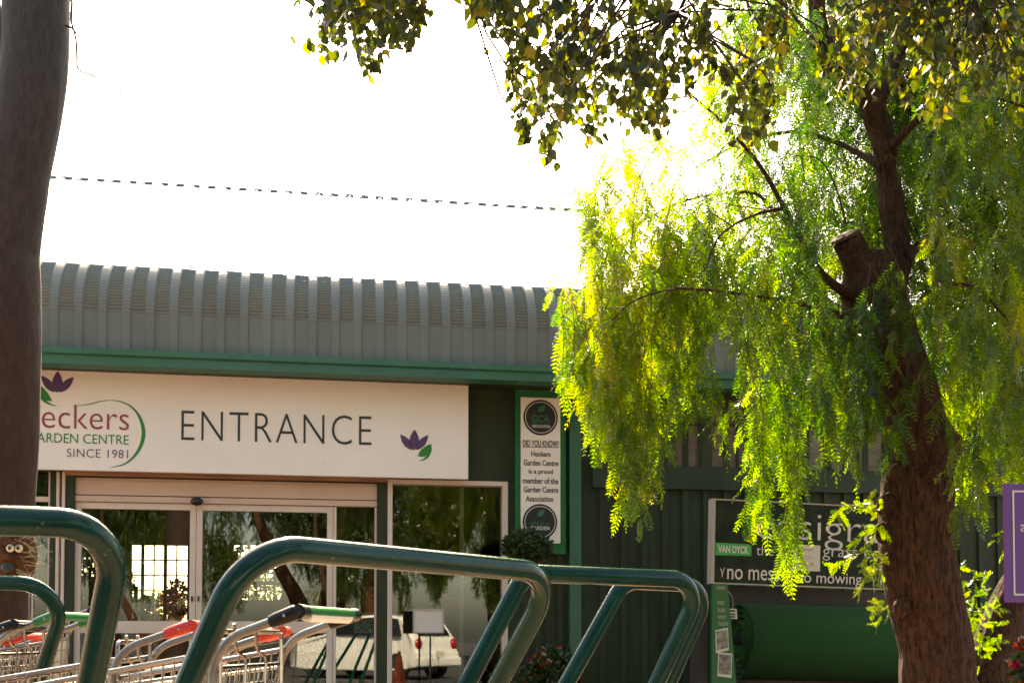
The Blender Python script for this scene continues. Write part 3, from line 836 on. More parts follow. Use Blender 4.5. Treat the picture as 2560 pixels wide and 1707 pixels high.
# ================================================================== GREEN HOOP BARRIERS
def fillet(P, rad, n=10):
    P = [Vector(p) for p in P]; out = [P[0]]
    for i in range(1, len(P) - 1):
        a, b, c_ = P[i-1], P[i], P[i+1]
        d1 = (a - b).normalized(); d2 = (c_ - b).normalized()
        ang = d1.angle(d2); L = min(rad / math.tan(ang / 2), (a - b).length * .48, (c_ - b).length * .48)
        r_ = L * math.tan(ang / 2)
        cen = b + (d1 + d2).normalized() * (r_ / math.sin(ang / 2))
        s_, e_ = b + d1 * L - cen, b + d2 * L - cen
        th = s_.angle(e_)
        for k in range(n + 1):
            t = k / n
            out.append(cen + (s_ * math.sin((1-t)*th) + e_ * math.sin(t*th)) / math.sin(th))
    out.append(P[-1]); return out

def hoop(name_label, top, legs, tube_r, rad=.085, grp='green steel hoop barriers around the trolley bay'):
    """top: two top corners; legs: a point on each leg; legs run on to the ground"""
    P = []
    (c0, l0), (c1, l1) = (top[0], legs[0]), (top[1], legs[1])
    def foot(c_, l): d = l - c_; return c_ + d * (c_.z / -d.z)
    path = fillet([foot(c0, l0), c0, c1, foot(c1, l1)], rad, 12)
    base = (foot(c0, l0) + foot(c1, l1)) / 2
    r_ = thing('hoop_barrier', name_label, 'barrier', (base.x, base.y, 0), 0, grp)
    # dense straight runs keep small unevenness of hand-painted pipe
    dense = []
    for a_, b_ in zip(path[:-1], path[1:]):
        k_ = max(1, int((b_ - a_).length / .04))
        for j in range(k_): dense.append(a_.lerp(b_, j / k_))
    dense.append(path[-1])
    m = MB(); m.tube(dense, tube_r, 24); obj('pipe', m, M['hoop'], r_, smooth=True, auto=50)
    m = MB()
    for q in (foot(c0, l0), foot(c1, l1)): obj('base_plate', MB().lathe((q.x, q.y, 0), [(.07, 0.001), (.07, .008), (.03, .012)], 16), M['hoop'], r_)
    return r_

hoop('large foreground green hoop barrier cut off by the left picture edge', (at(-420, 1285, 1.78), at(304, 1312, 2.05)), (at(-560, 1600, 1.9), at(236, 1662, 2.14)), .0252, .105)
hoop('smaller green hoop barrier at far left beside the green trolley handle', (at(-260, 1450, 3.85), at(176, 1460, 4.05)), (at(-330, 1650, 3.9), at(108, 1668, 4.15)), .0252, .13)
hoop('wide central green hoop barrier with its top bar in front of the doors', (at(618, 1362, 2.20), at(1392, 1432, 2.86)), (at(482, 1680, 2.24), at(1262, 1675, 3.0)), .0252, .14)
hoop('green hoop barrier right of the central one, in front of the green corner post', (at(1312, 1432, 3.24), at(1762, 1449, 3.52)), (at(1190, 1665, 3.2), at(1652, 1685, 3.56)), .0252, .085)
hoop('rearmost green hoop barrier showing just behind the right hand one', (at(1560, 1452, 3.66), at(1780, 1462, 3.80)), (at(1434, 1677, 3.6), at(1680, 1690, 3.86)), .0252, .085)

# ================================================================== SHOPPING TROLLEYS
HW = .245
def build_trolley():
    r_ = thing('shopping_trolley', '', 'shopping trolley', (0, 0, 0), 0, 'shopping trolleys parked in the bay')
    def side(s_):
        return fillet([(.30, s_*HW, .16), (.225, s_*HW, .55), (.215, s_*HW, .925), (.0, s_*HW, 1.0)], .12, 8)
    f = MB()
    for s_ in (-1, 1): f.tube(side(s_), .0115, 12)
    f.tube([(.30, -HW, .16), (.30, HW, .16)], .011, 8)
    for s_ in (-1, 1): f.tube(fillet([(.30, s_*HW, .16), (.34, s_*HW, .13), (1.0, s_*.17, .15)], .05, 4), .011, 8)
    f.tube([(1.0, -.17, .15), (1.0, .17, .15)], .011, 8)
    obj('frame', f, M['zinc'], r_, smooth=True, auto=60)
    h = MB(); h.tube([(-.012, -HW + .02, 1.003), (-.012, HW - .02, 1.003)], .0165, 14); obj('handle_bar', h, M['pl_green'], r_, smooth=True, auto=50)
    for s_ in (-1, 1):
        gp = MB(); d = Vector((.215, 0, -.075)).normalized()
        gp.tube([Vector((-.02, s_*(HW-.005), 1.008)), Vector((.0, s_*HW, 1.0)) , Vector((.0, s_*HW, 1.0)) + d*.05, Vector((.0, s_*HW, 1.0)) + d*.068], [.012, .020, .0185, .016], 12)
        gp.tube([(-.012, s_*(HW + .008), 1.003), (-.012, s_*(HW - .045), 1.003)], [.0185, .0175], 12)
        go = obj('grip', gp, M['pl_black'], r_, smooth=True, auto=50)
        rv = MB(); rv.lathe((.022, s_*HW, .990), [(.0045, s_*.0195), (.004, s_*.0215)], 10, 'y') if False else rv.ball((.022, s_*(HW + .019), .993), .0045, .003, .0045, 8, 5)
        obj('rivet', rv, M['chrome'], go)
    # basket of wires: rear high, front low, narrowing
    b = MB()
    def rim(t, s_): return Vector((.20 + .78*t, s_*(HW - .015 - .055*t), .905 - .13*t))
    def low(t, s_): return Vector((.26 + .66*t, s_*(HW - .04 - .06*t), .46 + .13*t))
    for s_ in (-1, 1):
        b.tube([rim(0, s_), rim(1, s_)], .0075, 8); b.tube([low(0, s_), low(1, s_)], .005, 6)
        for i in range(25):
            t = i / 24; b.tube([rim(t, s_), low(t, s_)], .0024, 4, cap=False)
        for j in range(1, 9):
            q = j / 9; b.tube([rim(0, s_).lerp(low(0, s_), q), rim(1, s_).lerp(low(1, s_), q)], .0026 if j != 1 else .0055, 5, cap=False)
    b.tube([rim(1, -1), rim(1, 1)], .0075, 8); b.tube([low(1, -1), low(1, 1)], .005, 6)
    for i in range(1, 12):
        q = i / 12; b.tube([rim(1, -1).lerp(rim(1, 1), q), low(1, -1).lerp(low(1, 1), q), low(0, -1).lerp(low(0, 1), q)], .0024, 4, cap=False)
    for j in range(1, 9):
        q = j / 9; b.tube([rim(1, -1).lerp(low(1, -1), q), rim(1, 1).lerp(low(1, 1), q)], .0026, 4, cap=False)
        q2 = j / 9; b.tube([low(q2, -1), low(q2, 1)], .0026, 4, cap=False)
    obj('basket', b, M['chrome'], r_)
    g_ = MB()                                              # rear flap / child seat
    gx0 = .205
    g_.tube(fillet([(gx0, -HW+.02, .80), (gx0, -HW+.02, .955), (gx0, HW-.02, .955), (gx0, HW-.02, .80)], .02, 5), .0065, 8)
    for i in range(13):
        y = -HW + .035 + (2*HW - .07) * i / 12; g_.tube([(gx0 + .004, y, .865), (gx0 + .05, y*.97, .50)], .0024, 4, cap=False)
    for j in range(8):
        z = .865 - .047*j; xx = gx0 + .004 + .046*j*.047/.365; g_.tube([(xx, -HW+.03, z), (xx, HW-.03, z)], .0028 if j else .006, 5, cap=False)
    for y in (-.07, .08):
        g_.tube(fillet([(gx0 - .004, y, .68), (gx0 - .012, y, .885), (gx0 - .012, y + .07, .905), (gx0 - .012, y + .085, .975)], .02, 4), .0048, 6)
    obj('child_seat', g_, M['chrome'], r_)
    for x, y in ((.32, -HW), (.32, HW), (.98, -.17), (.98, .17)):
        k_ = MB(); k_.lathe((x, y - .014, .062), [(.05, 0), (.06, .004), (.06, .024), (.05, .028)], 18, 'y')
        k_.tube([(x, y, .062), (x, y + .02, .10), (x, y, .15)], .008, 6)
        obj('wheel', k_, M['rubber'], r_, smooth=True, auto=40)
    return r_

proto = build_trolley()
def place_trolley(first, near_px, near_Y, zs, ang, label, bar, grip):
    """near end of the handle at a pixel and distance; ang: heading of the basket, 180 = to the left"""
    o = proto if first else copy_tree(proto)
    n_ = at(near_px[0], near_px[1], near_Y)
    sc = n_.z / 1.0
    o.scale = (1, 1, sc)
    o.rotation_euler.z = R(ang)
    # local near end is y=+HW when the basket points to -X
    rot = Matrix.Rotation(R(ang), 3, 'Z')
    off = rot @ Vector((0, HW, 0))
    o.location = (n_.x - off.x, n_.y - off.y, 0)
    o['label'] = label
    for ch in o.children:
        nm = ch.name.split('.')[0]
        mm = bar if nm == 'handle_bar' else grip if nm == 'grip' else None
        if mm:
            ch.material_slots[0].link = 'OBJECT'; ch.material_slots[0].material = mm
    return o
place_trolley(True, (737, 1531), 3.02, 1, 171, 'shopping trolley with black grips and a green and white handle, nearest the camera', M['pl_green'], M['pl_black'])
place_trolley(False, (694, 1578), 3.95, 1, 188.5, 'red handled trolley right behind the black gripped one', M['pl_red'], M['pl_red'])
place_trolley(False, (468, 1566), 3.55, 1, 185, 'red handled trolley between the two large green hoops', M['pl_red'], M['pl_red'])
place_trolley(False, (130, 1541), 4.5, 1, 181, 'trolley with plain green handle and green grips beside the small hoop', M['pl_green'], M['pl_green'])
place_trolley(False, (258, 1514), 5.4, 1, 193, 'trolley with its grey tube rising behind the large left hoop', M['pl_black'], M['pl_black'])
place_trolley(False, (26, 1562), 4.4, 1, 190, 'trolley with a black grip at the left picture edge', M['pl_black'], M['pl_black'])
place_trolley(False, (50, 1592), 5.0, 1, 189, 'red handled trolley behind the green handled one at far left', M['pl_red'], M['pl_red'])

# white stripes along the nearest trolley's green handle
w_ = MB(); w_.tube([(-.0105, -HW + .07, .9945), (-.0105, HW - .06, .9945)], .0165, 14)
obj('handle_stripe', w_, M['pl_white'], proto)

# ================================================================== FOLIAGE HELPERS
def mesh_np(name, V, Fq, mat_, parent, tint=None, F=I4, smooth=False):
    """quads from arrays"""
    me = bpy.data.meshes.new(name)
    Mx = np.array((root_matrix(parent).inverted() if parent else I4) @ F)
    V = V @ Mx[:3, :3].T + Mx[:3, 3]
    nq, k = Fq.shape
    me.vertices.add(len(V)); me.vertices.foreach_set('co', V.astype(np.float32).ravel())
    me.loops.add(nq * k); me.loops.foreach_set('vertex_index', Fq.astype(np.int32).ravel())
    me.polygons.add(nq); me.polygons.foreach_set('loop_start', np.arange(0, nq*k, k, dtype=np.int32))
    if tint is not None:
        at_ = me.attributes.new('tint', 'FLOAT', 'POINT'); at_.data.foreach_set('value', tint.astype(np.float32))
    me.materials.append(mat_)
    me.update(calc_edges=True); me.validate()
    o = bpy.data.objects.new(name, me); COL.objects.link(o)
    if parent: o.parent = parent
    return o

def unit(a): return a / np.maximum(1e-9, np.linalg.norm(a, axis=-1, keepdims=True))

def pinnate(base, dirn, length, K=10, lw=.0052, ll=.044, seed=0):
    """fern-like leaves: arrays of bases, directions, lengths -> verts, quads, leaf index"""
    rg = np.random.default_rng(seed)
    N = len(base); d = unit(dirn)
    side = unit(np.cross(d, rg.normal(size=(N, 3)))); nrm = np.cross(d, side)
    droop = rg.uniform(-.15, .35, N)
    t = np.linspace(.10, 1, K)
    V = []; 
    pos = base[:, None, :] + d[:, None, :] * (length[:, None, None] * t[None, :, None]) + np.array([0, 0, -1.0]) * (droop[:, None, None] * length[:, None, None] * (t**2)[None, :, None]) + side[:, None, :]*(rg.uniform(-.12, .12, N)[:, None, None]*length[:, None, None]*(t**2)[None, :, None])
    prof = np.clip(np.sin(np.pi * (0.16 + 0.74 * t)), 0.25, 1) ** .7
    L = ll * (length / .17)[:, None] * prof[None, :] * rg.uniform(.85, 1.15, (N, K))
    out = []
    for s_ in (1, -1):
        ld = unit(side[:, None, :] * s_ * .82 + d[:, None, :] * .52 + nrm[:, None, :] * rg.normal(0, .22, (N, K))[..., None] + np.array([0, 0, -.15]))
        wv = unit(np.cross(ld, nrm[:, None, :] + rg.normal(0, .25, (N, K, 3))))
        tip = pos + ld * L[..., None]
        mid = pos + ld * (L * .42)[..., None]
        ww = (lw * (length / .17))[:, None, None]
        out.append(np.stack([pos, mid + wv * ww, tip, mid - wv * ww], axis=2))
    Q = np.concatenate(out, axis=1)                         # N,2K,4,3
    # rachis as a slim quad
    r0 = base; r1 = pos[:, -1, :]
    rq = np.stack([r0 + side * .0013, r1 + side * .0004, r1 - side * .0004, r0 - side * .0013], axis=1)[:, None]
    rm_ = pos[:, K//2, :]
    Q = np.concatenate([Q, np.stack([r0 + side*.0014, rm_ + side*.0011, rm_ - side*.0011, r0 - side*.0014], 1)[:, None], np.stack([rm_ + side*.0011, r1 + side*.0005, r1 - side*.0005, rm_ - side*.0011], 1)[:, None]], axis=1)
    nl = Q.shape[1]
    V = Q.reshape(-1, 3); Fq = np.arange(len(V)).reshape(-1, 4)
    idx = np.repeat(np.arange(N), nl * 4)
    return V, Fq, idx

def interp(tab, x): 
    xs, ys = zip(*tab); return float(np.interp(x, xs, ys))

# ================================================================== PEPPER TREE (weeping)
TY_ = 7.2
def P7(px, py, dy=0.0): return at(px, py, TY_ + dy)
def noise_wob(amp, seed, ridges=9):
    rg = random.Random(seed); ph = [rg.uniform(0, 6.28) for _ in range(6)]
    def f(i, k, seg, p):
        a = 2 * math.pi * k / seg
        return 1 + amp * (.5*math.sin(ridges*a + ph[0] + 1.3*p.z + .8*math.sin(3.1*p.z+ph[4])) + .35*math.sin(2*a + ph[1] + 3*p.z) + .35*math.sin(3*a - 5.3*p.z + ph[2]) + .3*math.sin(17*a + 9*p.z + ph[3]) + .25*rg.uniform(-1, 1))
    return f
def bark_wob(amp, seed):
    def f(i, k, seg, p):
        a = 2 * math.pi * k / seg
        q = Vector((math.cos(a) * 2.6 + seed, math.sin(a) * 2.6, p.z * 1.5))
        v = 1 - 2 * abs(noise.noise(q * 1.9)); w = 1 - 2 * abs(noise.noise(Vector((q.x * 4.2, q.y * 4.2, q.z * 2.6)))); b = noise.noise(q * .55)
        return 1 + amp * (.45 * v + .40 * w + .9 * b + .25 * noise.noise(Vector((q.x * 9, q.y * 9, q.z * 9))))
    return f
def spline(pts, n=6):
    P = [np.array(p, float) for p in pts]; P = [2*P[0]-P[1]] + P + [2*P[-1]-P[-2]]; S = []
    for i in range(1, len(P) - 2):
        for k in range(n):
            t = k / n
            S.append(0.5*((2*P[i]) + (-P[i-1]+P[i+1])*t + (2*P[i-1]-5*P[i]+4*P[i+1]-P[i+2])*t*t + (-P[i-1]+3*P[i]-3*P[i+1]+P[i+2])*t**3))
    S.append(P[-2]); return S
LIMBPTS = []
def nearest(pts, p):
    a = np.array(pts); d = np.linalg.norm(a - p, axis=1) + 1.2*np.maximum(0, p[2] - a[:, 2]); i = int(d.argmin()); return a[i], d[i]
def limb(mb, tab, Y, seg=28, wobf=None, n=6):
    """tab of (px, py, width_px, dy)"""
    rows = spline([(*at(x, y, Y + dy), w_ * (Y + dy) / FPX / 2) for x, y, w_, dy in tab], n)
    mb.tube([r_[:3] for r_ in rows], [max(.002, r_[3]) for r_ in rows], seg, wob=wobf); LIMBPTS.extend([r_[:3] for r_ in rows])

base_p = P7(2425, 1994)
pt = thing('pepper_tree', 'weeping tree with rough brown forked trunk and hanging fern-like leaves', 'tree', (base_p.x, base_p.y, 0))
tk = MB()
limb(tk, [(2440, 2010, 330, 0), (2405, 1900, 230, 0), (2372, 1800, 190, 0), (2348, 1707, 176, 0), (2342, 1615, 168, 0), (2313, 1496, 172, 0), (2293, 1386, 174, 0), (2288, 1313, 174, 0), (2290, 1240, 172, 0), (2292, 1176, 162, 0), (2304, 1122, 166, 0), (2290, 1068, 146, 0), (2277, 1015, 145, 0), (2260, 961, 145, 0), (2237, 908, 148, 0), (2216, 854, 150, 0), (2199, 800, 152, 0), (2188, 747, 152, 0), (2185, 690, 140, 0), (2195, 640, 90, 0)], TY_, 110, bark_wob(.075, 3.1), 16)
limb(tk, [(2200, 740, 100, 0), (2232, 680, 84, .02), (2246, 643, 62, .03), (2232, 536, 61, .05), (2218, 428, 52, .05), (2207, 348, 56, .03), (2190, 295, 60, 0), (2164, 235, 58, -.05), (2085, 150, 42, -.1), (2048, 60, 40, -.15), (2036, -60, 38, -.2), (2010, -250, 30, -.3), (1960, -450, 16, -.4)], TY_, 64, bark_wob(.08, 7.7), 14)
limb(tk, [(2185, 780, 90, 0), (2160, 700, 84, -.03), (2138, 640, 74, -.06), (2116, 598, 72, -.09)], TY_, 64, bark_wob(.08, 11.4), 14)
limb(tk, [(2420, 1960, 200, .05), (2450, 1780, 130, .2), (2478, 1650, 110, .28), (2520, 1520, 92, .35), (2590, 1380, 80, .4), (2680, 1150, 66, .5), (2740, 900, 50, .6), (2760, 600, 34, .7), (2740, 300, 16, .8)], TY_, 64, bark_wob(.09, 15.2), 14)
limb(tk, [(2190, 270, 40, 0), (2250, 120, 34, .1), (2330, -40, 28, .3), (2400, -250, 18, .5)], TY_, 14, noise_wob(.06, 12), 5)
# side branches
BR = [[(2150, 760, 30, 0), (2060, 690, 20, -.25), (2015, 620, 16, -.4), (1960, 520, 13, -.5), (1900, 415, 11, -.6), (1810, 310, 8, -.7), (1730, 240, 5, -.8)],
      [(1985, 570, 13, -.45), (1930, 520, 10, -.2), (1870, 480, 8, 0), (1720, 500, 6, .2), (1620, 545, 5, .3), (1540, 600, 4, .35)],
      [(2140, 800, 22, 0), (2010, 762, 12, -.4), (1870, 738, 9, -.7), (1700, 722, 6, -.8), (1590, 750, 4, -.85), (1530, 800, 3, -.9)],
      [(1960, 520, 10, -.5), (1880, 540, 7, -.7), (1800, 590, 5, -.9), (1760, 680, 4, -1)],
      [(2246, 643, 26, 0), (2340, 590, 20, .3), (2450, 520, 14, .5), (2560, 480, 9, .6), (2650, 520, 5, .7)],
      [(2260, 620, 20, 0), (2350, 700, 12, -.3), (2440, 720, 8, -.5), (2520, 800, 5, -.6)],
      [(2210, 420, 24, 0), (2100, 360, 14, .4), (1980, 330, 10, .7), (1850, 360, 7, .9), (1740, 420, 4, 1)],
      [(2215, 380, 24, 0), (2320, 280, 16, -.3), (2450, 240, 10, -.5), (2600, 280, 6, -.6)],
      [(2070, 140, 24, 0), (1960, 60, 14, .2), (1850, 40, 9, .3), (1760, 100, 5, .3)],
      [(2115, 560, 6, -.1), (2090, 470, 5, -.1), (2050, 400, 4, 0), (1990, 390, 3, 0)]]
for bt in BR: limb(tk, bt, TY_, 8, None, 5)
obj('trunk', tk, M['bark_rough'], pt, smooth=True)
cf = MB()
cc = P7(2112, 592, -.09); dirc = (P7(2112, 592, -.09) - P7(2150, 690, -.03)).normalized()
cf.tube([cc - dirc * .012, cc + dirc * .006, cc + dirc * .022], [.088, .084, .05], 30, wob=bark_wob(.22, 21)); obj('cut_face', cf, M['cut_wood'], pt)
# burls and broken bark lumps on the trunk
lm = MB()
for x, y, s_, dy in ((2376, 1118, 34, -.04), (2215, 1262, 26, -.12), (2206, 1330, 22, -.1), (2225, 1400, 20, -.1), (2330, 1180, 24, -.2), (2255, 1520, 24, -.15), (2240, 1180, 18, -.18), (2300, 1290, 14, -.2)):
    q = P7(x, y, dy); r_ = s_ * TY_ / FPX; lm = MB(); lm.ball(q, r_ * .9, r_ * .8, r_ * 1.2, 14, 9, .10); obj('burl', lm, M['bark_rough'], pt, smooth=True)

PEPPTS = list(LIMBPTS)
LOW = [(1425, 880), (1470, 1050), (1500, 1075), (1528, 1110), (1548, 1190), (1590, 1225), (1632, 1170), (1655, 1050), (1700, 990), (1740, 930), (1765, 850), (1780, 800), (1840, 810), (1860, 950), (1878, 1160), (1940, 1225), (1985, 1215), (2000, 1100), (2015, 990), (2060, 1085), (2100, 1040), (2150, 1090), (2200, 1010), (2230, 980), (2290, 860), (2340, 820), (2370, 1080), (2390, 1250), (2440, 1250), (2460, 1200), (2520, 1180), (2600, 1240), (2800, 1200)]
UPP = [(1395, 860), (1410, 760), (1440, 660), (1460, 520), (1480, 400), (1560, 330), (1640, 300), (1720, 260), (1800, 120), (1860, -120), (2000, -350), (2300, -480), (2600, -400), (2800, -200)]
# how dense: x-dependent
def strand(P0, L, az, rg, out=.25):
    n = max(4, int(L / .05)); pts = [P0]
    h = np.array([math.cos(az), math.sin(az), 0.0])
    p = np.array(P0, float); d = h * out * 2 + np.array([0, 0, -.3])
    for i in range(n):
        d = d * .78 + np.array([0, 0, -1.0]) * .22 + rg.normal(0, .06, 3)
        d /= np.linalg.norm(d); p = p + d * (L / n); pts.append(p.copy())
    return pts
rg = np.random.default_rng(5)
bases, dirs, lens, tints = [], [], [], []
stems = MB()
def add_strand(px_end, py_end, Y, L, tint0, leaf=.165, dens=1.0, rg=rg, om=.5):
    e = at(px_end, py_end, Y)
    az = rg.uniform(0, 2*math.pi); out = rg.uniform(.03, om)
    pts = strand(np.array([0., 0, 0]), L, az, rg, out)
    pts = [q - pts[-1] + np.array(e) for q in pts]
    if py_end < 1150 and rg.random() < .25:
        q, dd = nearest(PEPPTS, pts[0])
        if dd < .75: stems.tube([q, q*.5 + pts[0]*.5 + np.array([rg.normal(0, .04), rg.normal(0, .04), .16*dd]), pts[0]], [.0045, .003, .0022], 4, cap=False)
    stems.tube(pts[::2] if len(pts) > 6 else pts, [max(.0008, .0028 * (1 - i / len(pts))) for i in range(len(pts[::2] if len(pts) > 6 else pts))], 3, cap=False)
    for i, q in enumerate(pts[1:]):
        qx, qy = CX + q[0] / q[1] * FPX, HORIZ - (q[2] - CAMZ) / q[1] * FPX
        if q[1] < TY_ + .12 and rg.random() < .9 and (2050 < qx < 2215 and 510 < qy < 730 or 2130 < qx < 2290 and 210 < qy < 640): continue
        for r_ in range(1 if rg.random() > .45 * dens else 2):
            if i == len(pts) - 2:
                dv = (pts[-1] - pts[-2]); dv = dv / np.linalg.norm(dv) + rg.normal(0, .15, 3)
            else:
                a = rg.uniform(0, 2*math.pi); sp = .62 if py_end < 800 else .45
                dv = np.array([math.cos(a) * sp, math.sin(a) * sp, -rg.uniform(.45, 1.3)])
            bases.append(q); dirs.append(dv); lens.append(leaf * rg.uniform(.65, 1.2)); tints.append(np.clip(tint0 + rg.normal(0, .13), 0, 1))
n_s = 0
while n_s < 1250:
    x = rg.uniform(1448, 2700)
    lo, up = interp(LOW, x), interp(UPP, x)
    y = lo - (lo - up - 60) * rg.random() ** 1.15
    if y < up + 60: continue
    # thin out: upper left is airy, far right and frame top less
    if x < 1850 and y < 560 and rg.random() < .50: continue
    if 1480 < x < 2120 and 330 < y < 660 and rg.random() < .5: continue
    if y < 0 and rg.random() < .35: continue
    if 2150 < x < 2330 and y > 700 and rg.random() < .35: continue
    L = rg.uniform(.22, .62)
    Lpx = L * FPX / TY_
    if y - Lpx * .8 < up: L = max(.12, (y - up) * TY_ / FPX)
    if 1500 < x < 2020 and rg.random() < .22: continue
    if x < 1730 and y > 560 and rg.random() < .25: continue
    Y = TY_ + np.clip(rg.normal(0, .62 if x > 1760 else .32), -.95, 1.4) + (0.15 if x > 2100 else 0)
    if 2040 < x < 2300 and y < 900 and Y < TY_ + .2: Y = TY_ + rg.uniform(.2, 1.5)
    if 2120 < x < 2400 and y > 640 and abs(Y - TY_) < .28: Y = TY_ + (.5 if rg.random() < .62 else -.42)
    add_strand(x, y, Y, L, rg.uniform(.0, .40) + (.46 if x < 1700 else .30 if x < 1900 else .26 if x > 2360 else .10) + (.25 if rg.random() < .22 else 0), om=.22 if y > 900 else .5)  # sunlit left fringe and lit right-hand patches put into the leaf tint
    n_s += 1
# extra crown strands, added out of view above the frame to shade the right half
for _ in range(420):
    X = rg.uniform(2.0, 5.6); Y = rg.uniform(7.6, 11.0)
    z = max(CAMZ + 1760 * Y / FPX, 5.2) + rg.uniform(.3, 2.6)
    add_strand(CX + X / Y * FPX, CYP - (z - CAMZ) / Y * FPX + 105, Y, rg.uniform(.4, .8), rg.uniform(0, .35), .25, .6)
for _ in range(170):
    add_strand(rg.uniform(1860, 2330), rg.uniform(60, 720), rg.uniform(7.7, 9.2), rg.uniform(.3, .6), rg.uniform(0, .35), .17)
for _ in range(430):
    x = rg.uniform(2300, 2900); Y = rg.uniform(7.7, 9.6); add_strand(x, rg.uniform(-300, 1120), Y, rg.uniform(.4, .8), rg.uniform(0, .3), .18)
# hanging tails at the fringe
for x, y, L, Yd in ((1404, 1004, .45, -.4), (1418, 985, .4, -.3), (1432, 965, .4, -.5), (1450, 1000, .5, -.4), (1487, 1150, .5, -.5), (1503, 1120, .5, -.3), (1530, 1165, .5, -.6), (1548, 1285, .5, -.5), (1562, 1290, .55, -.4), (1600, 1332, .7, -.5), (1592, 1300, .6, -.4), (1620, 1262, .6, -.5), (1650, 1240, .5, -.3), (1660, 1150, .5, -.5), (1693, 1060, .4, -.3), (1722, 1058, .4, -.4), (1744, 1040, .4, -.5), (1790, 1100, .4, -.4), (1818, 1120, .3, -.4),
                    (1872, 1320, .6, -.5), (1890, 1318, .6, -.4), (1912, 1330, .7, -.5), (1930, 1335, .6, -.3), (1962, 1448, .8, -.5), (1978, 1430, .7, -.4), (1990, 1400, .6, -.5), (1998, 1290, .5, -.4), (2062, 1190, .4, -.4), (2080, 1150, .5, -.4), (2140, 1185, .4, -.4), (2120, 1120, .4, -.5), (2170, 1130, .4, -.4), (2395, 1325, .5, -.3), (2440, 1318, .5, -.3)):
    add_strand(x, y - 40, TY_ + Yd, L, .5, om=.12)
# young shoots out of the trunk
def add_shoot(p0, p1, Yd, tint0, leaf=.085):
    a = np.array(at(*p0, TY_ + Yd)); b = np.array(at(*p1, TY_ + Yd + rg.uniform(-.12, .05)))
    n = max(4, int(np.linalg.norm(b - a) / .028)); pts = []
    for i in range(n + 1):
        t = i / n; pts.append(a + (b - a) * t + np.array([0, 0, .05 * math.sin(math.pi * t)]) + rg.normal(0, .004, 3))
    stems.tube(pts, [.003 * (1 - .7 * i / n) for i in range(n + 1)], 4, cap=False)
    for i, q in enumerate(pts[1:]):
        for r_ in range(2):
            dv = unit(b - a) * .6 + rg.normal(0, .55, 3) + np.array([0, 0, -.25])
            bases.append(q); dirs.append(dv); lens.append(leaf * rg.uniform(.6, 1.2)); tints.append(np.clip(tint0 + rg.normal(0, .12), 0, 1))
for p0, p1 in (((2208, 1290), (2085, 1282)), ((2206, 1320), (2140, 1365)), ((2210, 1290), (2150, 1262)), ((2212, 1390), (2090, 1412)), ((2212, 1400), (2150, 1470)), ((2214, 1410), (2185, 1462)), ((2235, 1530), (2185, 1520)), ((2235, 1530), (2195, 1560)), ((2205, 1310), (2165, 1400))):
    add_shoot(p0, p1, -.25, .68)
for p0, p1 in (((2400, 1520), (2440, 1440)), ((2400, 1530), (2480, 1480)), ((2410, 1560), (2500, 1520)), ((2420, 1600), (2490, 1560)), ((2440, 1660), (2480, 1610)), ((2445, 1680), (2500, 1600)), ((2400, 1500), (2400, 1420)), ((2430, 1600), (2420, 1520)), ((2450, 1650), (2440, 1590)), ((2560, 1330), (2490, 1350)), ((2560, 1340), (2500, 1390)), ((2420, 1560), (2470, 1440))):
    add_shoot(p0, p1, .1, .55, .07)
# green sprays hanging across the trunk
for x, y in ((2190, 880), (2215, 930), (2250, 800), (2280, 860), (2230, 760), (2265, 990), (2300, 940), (2205, 1060), (2240, 1085), (2220, 1110), (2280, 720), (2180, 780)):
    add_strand(x, y, TY_ - .42, .3, .35)
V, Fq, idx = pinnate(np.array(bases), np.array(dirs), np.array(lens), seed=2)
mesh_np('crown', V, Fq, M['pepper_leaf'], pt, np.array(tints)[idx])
obj('hanging_stems', stems, M['stem_green'], pt)

# ================================================================== BROADLEAF TREE overhead (its trunk stands right of the camera)
def broad(base, dirn, length, seed=0, wr=.36):
    rg = np.random.default_rng(seed); N = len(base); d = unit(dirn)
    side = unit(np.cross(d, rg.normal(size=(N, 3)))); nrm = np.cross(d, side)
    ts = np.array([0, .12, .32, .55, .78, 1.0]); ws = np.array([0, .62, 1.0, .84, .42, 0.0]) * wr
    fold = rg.uniform(.05, .45, N); curl = rg.uniform(-.25, .15, N)
    C = base[:, None] + d[:, None] * (ts[None, :, None] * length[:, None, None]) + nrm[:, None] * (curl[:, None] * length[:, None] * ts[None] ** 2)[..., None]
    out = []
    Ls = C + side[:, None] * (ws[None, :] * length[:, None])[..., None] + nrm[:, None] * (ws[None] * length[:, None] * fold[:, None])[..., None]
    Rs = C - side[:, None] * (ws[None, :] * length[:, None])[..., None] + nrm[:, None] * (ws[None] * length[:, None] * fold[:, None])[..., None]
    VV = np.concatenate([C, Ls, Rs], axis=1)               # N,18,3
    q = []
    for i in range(5):
        q.append((i, 6+i, 6+i+1, i+1)); q.append((i, i+1, 12+i+1, 12+i))
    q = np.array(q); Fq = (np.arange(N)[:, None, None] * 18 + q[None]).reshape(-1, 4)
    return VV.reshape(-1, 3), Fq, np.repeat(np.arange(N), 18)

